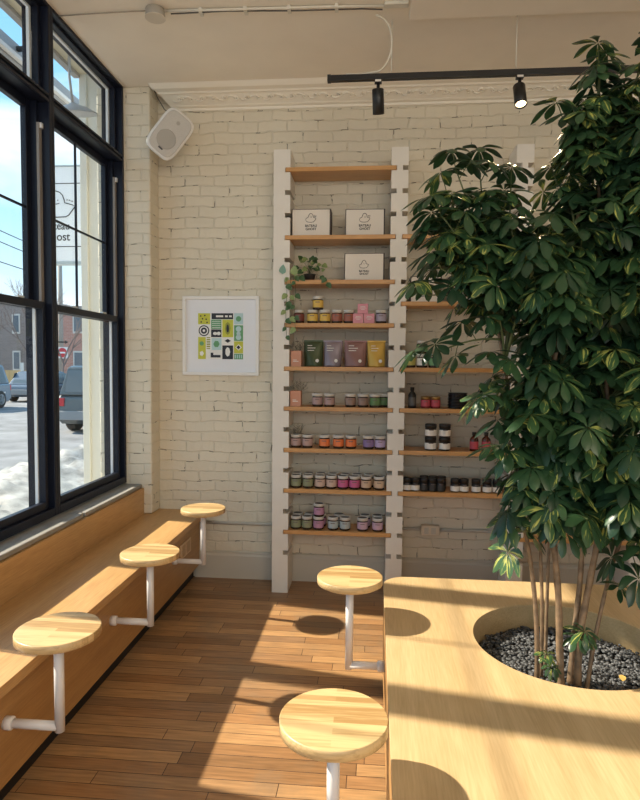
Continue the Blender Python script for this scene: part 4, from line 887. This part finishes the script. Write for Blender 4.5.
cbl = MB(); P_ = [(-0.019, 3.752, 3.837), (0.039, 3.771, 3.812), (0.073, 3.810, 3.764), (0.078, 3.839, 3.686), (0.058, 3.849, 3.618), (0.010, 3.849, 3.560), (-0.078, 3.844, 3.542), (-0.156, 3.841, 3.538), (-0.204, 3.839, 3.542)]
dn = []
for j in range(len(P_)-1):
    a_, b_, c2, d_ = [Vector(P_[max(0, min(len(P_)-1, j+o))]) for o in (-1, 0, 1, 2)]
    for i in range(4): t = i/4; dn.append(.5*((2*b_)+(c2-a_)*t+(2*a_-5*b_+4*c2-d_)*t*t+(3*b_-a_-3*c2+d_)*t**3))
cbl.tube(dn, .006, 8); tag(cbl.build('power_cable', m_cable), 'white cable curving from the ceiling conduit down to the black track', 'cable')
YT, ZT_ = 3.84, 3.531
tr = thing('lighting_track', (.8, YT, ZT_), 'long black lighting track hung on wires in front of the cornice', 'track')
MB().box((-.311, YT-.018, ZT_-.034), (XR-.4, YT+.018, ZT_)).build('rail', m_blackm, tr, bevel=.002)
MB().box((-.313, YT-.019, ZT_-.036), (-.292, YT+.019, ZT_+.002)).build('end_cap', m_blackm, tr)
for x_, zt in ((.080, ZC), (.826, ZC), (1.9, ZC)): MB().tube([(x_, YT, ZT_-.002), (x_, YT, zt+.001)], .0035, 8).build('suspension_rod', m_cable, tr)
def spot(x_, tilt, label, lit):
    z0_ = ZT_-.034-.0005; d = Vector(tilt).normalized()
    o = thing('track_spotlight', (x_, YT, z0_), label, 'spotlight', 'spotlights on the black track')
    MB().box((x_-.022, YT-.017, z0_-.018), (x_+.022, YT+.017, z0_)).build('adapter', m_blackm, o, bevel=.002)
    tag(MB().box((x_-.018, YT-.0185, z0_-.014), (x_+.018, YT-.0172, z0_-.002)).build('sticker', m_paper, o), 'pale sticker')
    MB().tube([(x_, YT, z0_-.018), (x_, YT, z0_-.075)], .010, 12).build('stem', m_blackm, o)
    c0 = Vector((x_, YT, z0_-.085))
    MB().lathe([(.0, -.034), (.028, -.034), (.036, -.028), (.036, .110), (.031, .112), (.031, .098)], c0, 32, d, caps=False).build('housing', m_blackm, o)
    lens = MB().lathe([(.0305, .092), (.0305, .100), (.0, .106)], c0, 24, d, caps=False)
    lens.build('lamp', mat('lamp_lit', (1, .9, .7), .3, emit=(1, .72, .36), estr=7) if lit else mat('lamp_off', (.05, .05, .05), .2), o)
    if lit:
        l_ = bpy.data.lights.new('spot_bulb', 'SPOT'); l_.energy = 25; l_.spot_size = math.radians(85); l_.color = (1, .74, .42); l_.shadow_soft_size = .03
        lo = bpy.data.objects.new('spot_bulb', l_); COL.objects.link(lo); lo.parent = o; lo.location = c0+d*.125-o.location; lo.rotation_euler = d.to_track_quat('-Z', 'Y').to_euler()
    return o
spot(0.0, (.05, .32, -1), 'unlit black track spotlight near the left end of the track', False)
spot(.850, (.02, -.42, -1), 'lit black track spotlight glowing warm beside the plant', True)
spot(2.1, (.1, .3, -1), 'black track spotlight above the right-hand shelves, out of the picture', False)

# ------------------------------------------------------------------ wall conduit and outlet box
wc = thing('wall_conduit', (.5, YW-.02, .45), 'painted conduit running low along the brick wall above the baseboard', 'conduit')
MB().tube([(-1.41, YW-.014, .455), (.38, YW-.014, .455)], .012, 10).build('pipe', m_base, wc)
MB().tube([(.535, YW-.014, .455), (3.4, YW-.014, .455)], .012, 10).build('pipe', m_base, wc)
ob = thing('outlet_box', (.455, YW-.03, .45), 'cream metal outlet box on the low conduit, seen between the shelf uprights', 'socket')
MB().box((.385, YW-.055, .415), (.53, YW-.001, .495)).build('box', mat('outlet_cream', (.70, .60, .46), .5), ob, bevel=.005)
q = MB().box((.41, YW-.057, .43), (.445, YW-.0552, .48)); q.box((.465, YW-.057, .43), (.50, YW-.0552, .48)); q.build('socket_face', m_base, ob)

# ------------------------------------------------------------------ outside
ZG = -.10
m_asph = mat('salted_asphalt', (.23, .23, .235), .85, noise_amt=.35, nscale=1.3); m_walk = mat('sidewalk', (.34, .33, .31), .9, noise_amt=.25, nscale=3)
m_snow = mat('dirty_snow', (.40, .385, .36), .8, noise_amt=.5, nscale=5, bump=1.0)
struct(MB().box((-60, -40, ZG-.3), (-2.31, 70, ZG-.02)).build('ground', m_asph), 'salted asphalt street')
struct(MB().box((-3.9, -30, ZG-.02), (-2.31, 60, ZG)).build('sidewalk', m_walk), 'sidewalk outside the windows')
sn = MB(); NX, NY = 26, 220; V = []
for j in range(NY+1):
    for i in range(NX+1):
        u = i/NX; x_ = -6.15+u*2.3; y_ = 4+j*.12; e_ = math.sin(PI*u)**.8*min(1, j/8, (NY-j)/8)
        h_ = e_*(.26+.22*noise.noise(Vector((x_*1.3, y_*1.3, 0)))+.14*noise.noise(Vector((x_*4, y_*4, 5)))+.07*noise.noise(Vector((x_*10, y_*10, 9)))); V.append((x_, y_, ZG-.02+max(0, h_)+(.003 if 0 < u < 1 else 0)))
sn.add(V, [(j*(NX+1)+i, j*(NX+1)+i+1, (j+1)*(NX+1)+i+1, (j+1)*(NX+1)+i) for j in range(NY) for i in range(NX)], smooth=True)
tag(sn.build('snow_bank', m_snow), 'dirty ploughed snow bank along the kerb outside the windows', 'snow', kind='stuff')
# facade pilaster, soffit, sign band
fp = thing('facade_pilaster', (-2.32, 5.1, ZG), 'white painted facade pilaster with recessed panel just outside the far window', 'pilaster')
m_fac = mat('facade_paint', (.66, .655, .60), .6)
MB().box((-2.435, 4.90, ZG), (-2.165, 5.35, 4.15)).build('shaft', m_fac, fp)
q = MB(); 
for a, b2 in (((-2.435, 4.875, .62), (-2.375, 4.90, 4.15)), ((-2.20, 4.875, .62), (-2.165, 4.90, 4.15)), ((-2.435, 4.87, ZG), (-2.165, 4.8995, .62))): q.box(a, b2)
q.build('raised_border', m_fac, fp, bevel=.004)
wx = MB().box((-2.30, YW+.30, -.1), (-2.0, 8.5, 4.2)); struct(wx.build('wall_facade', m_fac))
so_ = thing('facade_soffit', (-2.28, 2, 4.1), 'beige soffit and grey fascia of the shop front above the windows', 'soffit')
MB().box((-2.42, -3, 4.09), (-2.16, 4.87, 4.15)).build('soffit_board', mat('soffit_beige', (.62, .56, .42), .7), so_)
MB().box((-2.47, -3, 4.06), (-2.42, 4.87, 4.22)).build('fascia', mat('fascia_grey', (.32, .31, .30), .6), so_)
sb = thing('sign_rail', (-2.8, 3.5, 3.9), 'grey metal sign rail held out from the facade outside the transom windows', 'rail')
MB().box((-2.86, -1, 4.06), (-2.80, 5.9, 4.22)).build('rail', mat('rail_grey', (.24, .25, .27), .5), sb, bevel=.005)
MB().box((-2.80, -1, 4.08), (-2.76, 5.9, 4.11)).build('edge_strip', mat('rail_light', (.60, .60, .60), .5), sb)
for y_ in (1.2, 4.6): MB().box((-2.80, y_, 4.16), (-2.475, y_+.03, 4.19)).build('bracket', m_blackm, sb)
go = thing('gooseneck_lamp', (-2.32, 4.62, 3.7), 'grey dish-shaped outdoor lamp hanging outside the far transom window', 'lamp')
MB().tube([(-2.32, 4.50, 4.088), (-2.32, 4.50, 3.90), (-2.32, 4.55, 3.70)], .010, 8).build('stem', mat('lamp_grey', (.45, .46, .48), .4), go)
MB().lathe([(.02, .07), (.05, .055), (.10, .04), (.17, .0), (.175, -.008), (.165, -.006), (.09, .03), (.03, .04)], (-2.32, 4.57, 3.66), 32, (0, -.25, 1), caps=False).build('dish', bpy.data.materials['lamp_grey'], go)
# projecting sign
sg = thing('projecting_sign', (-3.10, 5.8, 2.7), 'tall white projecting shop sign with a smiling ghost in a paper boat', 'sign')
sx0, sx1 = -3.34, -2.885; m_sign = mat('sign_white', (.84, .86, .88), .6)
MB().box((sx0, 5.8, 2.745), (sx1, 5.86, 3.665)).build('panel', m_sign, sg, bevel=.004)
q = MB().box((sx0-.01, 5.797, 3.50), (sx1+.01, 5.863, 3.507)); q.box((sx0-.01, 5.797, 2.888), (sx1+.01, 5.863, 2.895)); q.build('seam', m_ink, sg)
q = MB().box((sx0-.015, 5.79, 2.715), (sx1+.015, 5.87, 2.745)); q.box((sx0-.012, 5.792, 3.665), (sx1+.012, 5.868, 3.678)); q.build('edge_trim', mat('sign_trim', (.42, .48, .50), .5), sg)
MB().box((sx1, 5.815, 3.58), (-2.31, 5.845, 3.63)).build('sign_arm', m_blackm, sg)
q = MB(); cxs = -3.135; P2 = lambda u, v_: (cxs+u, 5.797, 3.295+v_*.62)
q.tube([P2(a, b2) for a, b2 in ((-.12, .03), (-.15, .02), (-.19, -.02), (-.17, -.10), (-.12, -.17), (0, -.19), (.09, -.185), (.12, -.16), (.185, -.03), (.16, 0), (.08, .035), (.075, .08), (.06, .15), (.03, .20), (-.02, .225), (-.07, .20), (-.10, .14), (-.115, .08), (-.12, .03))], .0045, 6)
for u in (-.035, .01): q.lathe([(.006, 0), (.006, .001)], P2(u, .075), 8, (0, -1, 0))
q.tube([P2(-.05, .03), P2(-.03, .018), P2(0, .016), P2(.025, .03)], .0035, 5)
for u, v_ in ((.10, .07), (.125, .065), (.15, .05)): q.tube([P2(u, v_), P2(u+.006, v_+.016), P2(u+.014, v_+.002)], .003, 4)
q.build('line_drawing', m_ink, sg)
text_mesh('lettering', 'bateau', .105, m_ink, sg, (cxs+.0, 5.7985, 3.09), bold=.001, sx_=.92)
text_mesh('lettering', 'ghost', .115, m_ink, sg, (cxs+.01, 5.7985, 2.985), bold=.001, sx_=.95)
# buildings
def building(name, a, b, m_, label, wins, face='y', mwin=None, rows=((1.2, 2.6), (3.8, 5.2))):
    o = thing(name, ((a[0]+b[0])/2, (a[1]+b[1])/2, ZG), label, 'building')
    MB().box((a[0], a[1], ZG-.02), (b[0], b[1], b[2])).build('brick_wall', m_, o)
    MB().box((a[0]-.15, a[1]-.15, b[2]), (b[0]+.15, b[1]+.15, b[2]+.25)).build('roof_edge', mat('roof_edge', (.30, .27, .25), .7), o)
    for (x_, w_) in wins:
        for z0_, z1_ in rows:
            if z1_ > b[2]-.2: continue
            f = MB()
            if face == 'y': f.box((x_, a[1]-.06, z0_), (x_+w_, a[1]-.001, z1_))
            else: f.box((b[0]+.001, x_, z0_), (b[0]+.06, x_+w_, z1_))
            fo = f.build('window', mat('stone_frame', (.62, .60, .56), .7), o); p_ = MB()
            if face == 'y': p_.box((x_+.1, a[1]-.075, z0_+.12), (x_+w_-.1, a[1]-.061, z1_-.12))
            else: p_.box((b[0]+.061, x_+.1, z0_+.12), (b[0]+.075, x_+w_-.1, z1_-.12))
            p_.build('pane', mat('far_glass', (.12, .15, .18), .1), fo)
m_redb = brick_mat('red_brick', (.52, .24, .18), .30, .10, .012, (.42, .18, .14), (.55, .48, .42)); m_grb = brick_mat('grey_brick', (.27, .22, .20), .30, .10, .012, (.22, .18, .17), (.36, .33, .31))
building('brick_building', (-23.4, 40, 0), (-13, 50, 5.4), m_redb, 'red brick building across the junction, behind the utility pole', [(-22.9, .9), (-20.6, .9), (-19.2, .9), (-17.2, .9)])
building('brick_building', (-44, 41, 0), (-24.4, 52, 6.1), m_grb, 'dark grey-brown brick building seen through the near window', [(-25.6, .6), (-28.5, .9), (-31.5, .9)])
building('distant_building', (-22.9, 58, 0), (-20.5, 64, 9.4), mat('slate_blue', (.30, .36, .44), .8), 'slate blue building rising behind the red brick one', [])
fn = thing('wooden_fence', (-25, 38, ZG), 'yellow-brown wooden fence in front of the grey brick building', 'fence')
for i in range(24): MB().box((-29.6+i*.30, 37.9, ZG-.02), (-29.32+i*.30, 37.95, 1.25)).build('fence_board', mat('fence_wood', (.62, .42, .20), .8) if i == 0 else bpy.data.materials['fence_wood'], fn)
for i in range(3): MB().box((-29.5+i*3.2, 37.8, ZG-.02), (-29.3+i*3.2, 37.89, 1.75)).build('fence_post', mat('fence_white', (.7, .68, .64), .8), fn)
# cars: lengthwise along y, side plane given
def car(name, x_side, y0, length, width, height, paint, label, clear=.24, suv=True, flip=False):
    o = thing(name, (x_side-width/2, y0+length/2, ZG-.02), label, 'car', 'parked cars outside'); g = ZG-.02
    Yp = lambda t: y0+(1-t if flip else t)*length
    hb = height*.56; w_ = width; xc = x_side-w_/2
    if suv: low = [(0.0, clear+.14), (.01, hb*.93), (.03, hb), (.74, hb), (.965, hb*.88), (.995, hb*.66), (1, clear+.12), (.96, clear), (.04, clear)]; gh = [(.015, hb), (.065, height-.05), (.10, height), (.52, height), (.58, height-.04), (.73, hb)]
    else: low = [(0.0, clear+.18), (.005, hb*.92), (.04, hb), (.76, hb*.98), (.97, hb*.80), (1, hb*.55), (1, clear+.08), (.96, clear), (.04, clear)]; gh = [(.10, hb), (.23, height-.03), (.30, height), (.50, height), (.56, height-.03), (.73, hb)]
    q = MB(); q.prism([(Yp(t), g+z_) for t, z_ in low], x_side-w_, x_side, 0); q.build('body', paint, o, bevel=.07, seg=3)
    # cabin tapers inwards
    k_ = len(gh); ins = .14; V = []
    for s_ in (-1, 1):
        for t, z_ in gh: f_ = (z_-hb)/(height-hb); V.append((xc+s_*(w_/2-.03-ins*f_), Yp(t), g+z_))
    MB().add(V, [tuple(range(k_)), tuple(range(k_, 2*k_))[::-1]]+[(i, k_+i, k_+(i+1) % k_, (i+1) % k_) for i in range(k_)]).build('cabin', paint, o, bevel=.04, seg=2)
    mg = mat('car_glass', (.10, .13, .15), .08)
    for ta, tb, s_ in ((gh[0][0]+.05, .31, 1), (.33, .50, 1), (.515, gh[-1][0]-.055, 1), (gh[0][0]+.05, .31, -1), (.33, .50, -1), (.515, gh[-1][0]-.055, -1)):
        V = []; zb, zt = hb+.05, height-.09
        tt0 = ta+(.03 if ta < .2 else 0); tt1 = tb-(.09 if tb > .6 else 0)
        for t, z_ in ((ta, zb), (tb, zb), (tt1, zt), (tt0, zt)): f_ = (z_-hb)/(height-hb); V.append((xc+s_*(w_/2-.03-ins*f_+.004), Yp(t), g+z_))
        V += [(v[0]+s_*.006, v[1], v[2]) for v in V]
        MB().add(V, [(0, 1, 2, 3), (7, 6, 5, 4), (0, 4, 5, 1), (1, 5, 6, 2), (2, 6, 7, 3), (3, 7, 4, 0)]).build('side_window', mg, o)
    t0, z0_, t1, z1_ = gh[0][0], hb, gh[1][0], height-.05   # rear screen
    e_ = -.008 if not flip else .008
    V = [(xc+s_*(w_/2-.2), Yp(t0+(t1-t0)*f_)+e_, g+z0_+(z1_-z0_)*f_) for s_, f_ in ((-1, .12), (1, .12), (1, .9), (-1, .9))]; V += [(v[0], v[1]-e_*.9, v[2]) for v in V]
    MB().add(V, [(0, 1, 2, 3), (7, 6, 5, 4), (0, 4, 5, 1), (1, 5, 6, 2), (2, 6, 7, 3), (3, 7, 4, 0)]).build('rear_window', mg, o)
    R2 = height*.20; mt = mat('tyre', (.03, .03, .03), .8); mr = mat('alloy', (.45, .45, .46), .3, .6)
    for t in (.17, .80):
        for s_ in (-1, 1):
            xs = xc+s_*(w_/2-.10); c0 = (xs, Yp(t), g+R2); wh = MB().lathe([(R2*.62, .125), (R2*.9, .13), (R2, .10), (R2, -.10), (R2*.9, -.13)], c0, 28, (s_, 0, 0)).build('wheel', mt, o)
            rm = MB().lathe([(R2*.60, .1255), (R2*.60, .138), (R2*.52, .138), (R2*.50, .1255)], c0, 28, (s_, 0, 0))
            for j in range(5):
                a = 2*PI*j/5; rm.tube([(xs+s_*.134, c0[1], c0[2]), (xs+s_*.134, c0[1]+R2*.55*math.cos(a), c0[2]+R2*.55*math.sin(a))], R2*.07, 6)
            rm.build('rim', mr, wh)
    for s_ in (-1, 1):
        yy = Yp(.004); d_ = -1 if not flip else 1
        MB().box((xc+s_*(w_/2-.02), yy+d_*.02, g+hb*.72), (xc+s_*(w_/2-.20), yy-d_*.12, g+hb*.93)).build('tail_light', mat('tail_red', (.55, .03, .04), .3), o)
    MB().box((xc-w_/2+.05, Yp(0)-.05 if not flip else Yp(0)-.02, g+clear+.12), (xc+w_/2-.05, Yp(0)+.02 if not flip else Yp(0)+.05, g+clear+.36)).build('bumper', mat('bumper_grey', (.25, .26, .27), .5), o, bevel=.02)
    MB().box((x_side-.002, Yp(.10), g+hb*.60), (x_side+.012, Yp(.92), g+hb*.66)).build('side_trim', mat('trim_silver', (.6, .6, .6), .3, .5), o)
    return o
car('sport_utility_car', -6.42, 15.3, 4.7, 1.95, 1.80, mat('paint_dark', (.10, .12, .13), .2, .3), 'dark grey sport utility car parked along the kerb, rear end towards the window')
car('sport_utility_car', -15.2, 19.8, 4.4, 1.9, 1.78, mat('paint_blue_grey', (.20, .25, .30), .25, .3), 'blue-grey off-road car across the street at the left edge of the near window', flip=True)
car('parked_sedan', -15.6, 27.0, 4.6, 1.85, 1.46, mat('paint_slate', (.14, .18, .23), .22, .3), 'slate blue low car across the street behind the blue-grey one', suv=False)
car('parked_sedan', -13.2, 28.5, 4.6, 1.85, 1.50, mat('paint_navy', (.06, .10, .17), .22, .3), 'navy car parked across the street beyond the dark sport utility car', suv=False)
# utility pole with a no entry sign
up_ = thing('utility_pole', (-19.6, 36.5, ZG), 'wooden utility pole carrying a red no entry sign, before the red brick building', 'pole')
MB().lathe([(.16, 0), (.12, 9.5)], (-19.6, 36.5, ZG-.02), 16).build('pole', mat('pole_wood', (.36, .32, .28), .8), up_)
MB().box((-20.6, 36.35, 8.6), (-18.6, 36.5, 8.75)).build('crossarm', bpy.data.materials['pole_wood'], up_)
q = MB().box((-19.75, 36.27, 2.05), (-19.05, 36.30, 2.75)); so2 = q.build('sign_plate', mat('road_white', (.8, .8, .8), .5), up_)
MB().lathe([(.30, 0), (.30, .02)], (-19.40, 36.269, 2.40), 28, (0, -1, 0)).build('red_disc', mat('road_red', (.60, .04, .05), .5), so2)
MB().box((-19.60, 36.240, 2.35), (-19.20, 36.248, 2.45)).build('white_bar', mat('road_white2', (.85, .85, .85), .5), so2)
MB().prism([(-20.2, 3.02), (-19.2, 3.02), (-19.2, 2.95), (-19.0, 3.06), (-19.2, 3.17), (-19.2, 3.10), (-20.2, 3.10)], 36.25, 36.28, 1).build('arrow_plate', m_blackm, up_)
for i, (za, zb, lab) in enumerate(((8.8, 8.2, 'topmost'), (8.55, 7.6, 'middle'), (7.6, 6.7, 'lowest'))):
    a, b2 = Vector((-8.5, -6+i, za-1.5)), Vector((-19.6, 36.1, zb+.2)); pts = [a.lerp(b2, j/20)+Vector((0, 0, -1.0*math.sin(PI*j/20)*.6)) for j in range(21)]
    o = MB().tube(pts, .022, 5).build('overhead_wire', mat('wire_black', (.04, .05, .06), .6)); tag(o, 'overhead utility wire crossing the sky above the street, %s of three' % lab, 'wire', 'overhead wires')
def bare_tree(loc, h, seed, label):
    rr = random.Random(seed); o = thing('bare_tree', loc, label, 'tree', 'bare winter trees'); m1, m2 = MB(), MB()
    def grow(p_, d, ln, r, lv):
        q_ = p_+d*ln; (m1 if lv == 0 else m2).tube([p_, (p_+q_)/2+Vector((rr.uniform(-.03, .03)*ln, rr.uniform(-.03, .03)*ln, 0)), q_], r, 5 if lv < 3 else 3, r1=r*.6, cap=False)
        if lv >= 5: return
        for _ in range(3 if lv < 2 else rr.choice((2, 3))):
            nd = (d+Vector((rr.uniform(-.7, .7), rr.uniform(-.7, .7), rr.uniform(-.15, .5)))).normalized(); grow(q_-d*ln*rr.uniform(0, .3), nd, ln*rr.uniform(.62, .8), r*.62, lv+1)
    grow(Vector(loc), Vector((0, 0, 1)), h*.30, h*.011, 0)
    mm = mat('winter_bark', (.22, .17, .15), .9) if 'winter_bark' not in bpy.data.materials else bpy.data.materials['winter_bark']
    m1.build('trunk', mm, o); m2.build('branches', mm, o)
bare_tree((-19.9, 34, ZG-.02), 8.0, 2, 'bare tree in front of the red brick building, by the utility pole')
bare_tree((-17.6, 33, ZG-.02), 7.0, 4, 'bare tree near the right end of the red brick building')
bare_tree((-26.5, 36.6, ZG-.02), 8.2, 8, 'bare tree beside the grey brick building and wooden fence')
bare_tree((-29.5, 35, ZG-.02), 9.0, 9, 'bare tree at the left edge of the near window, before the grey brick building')
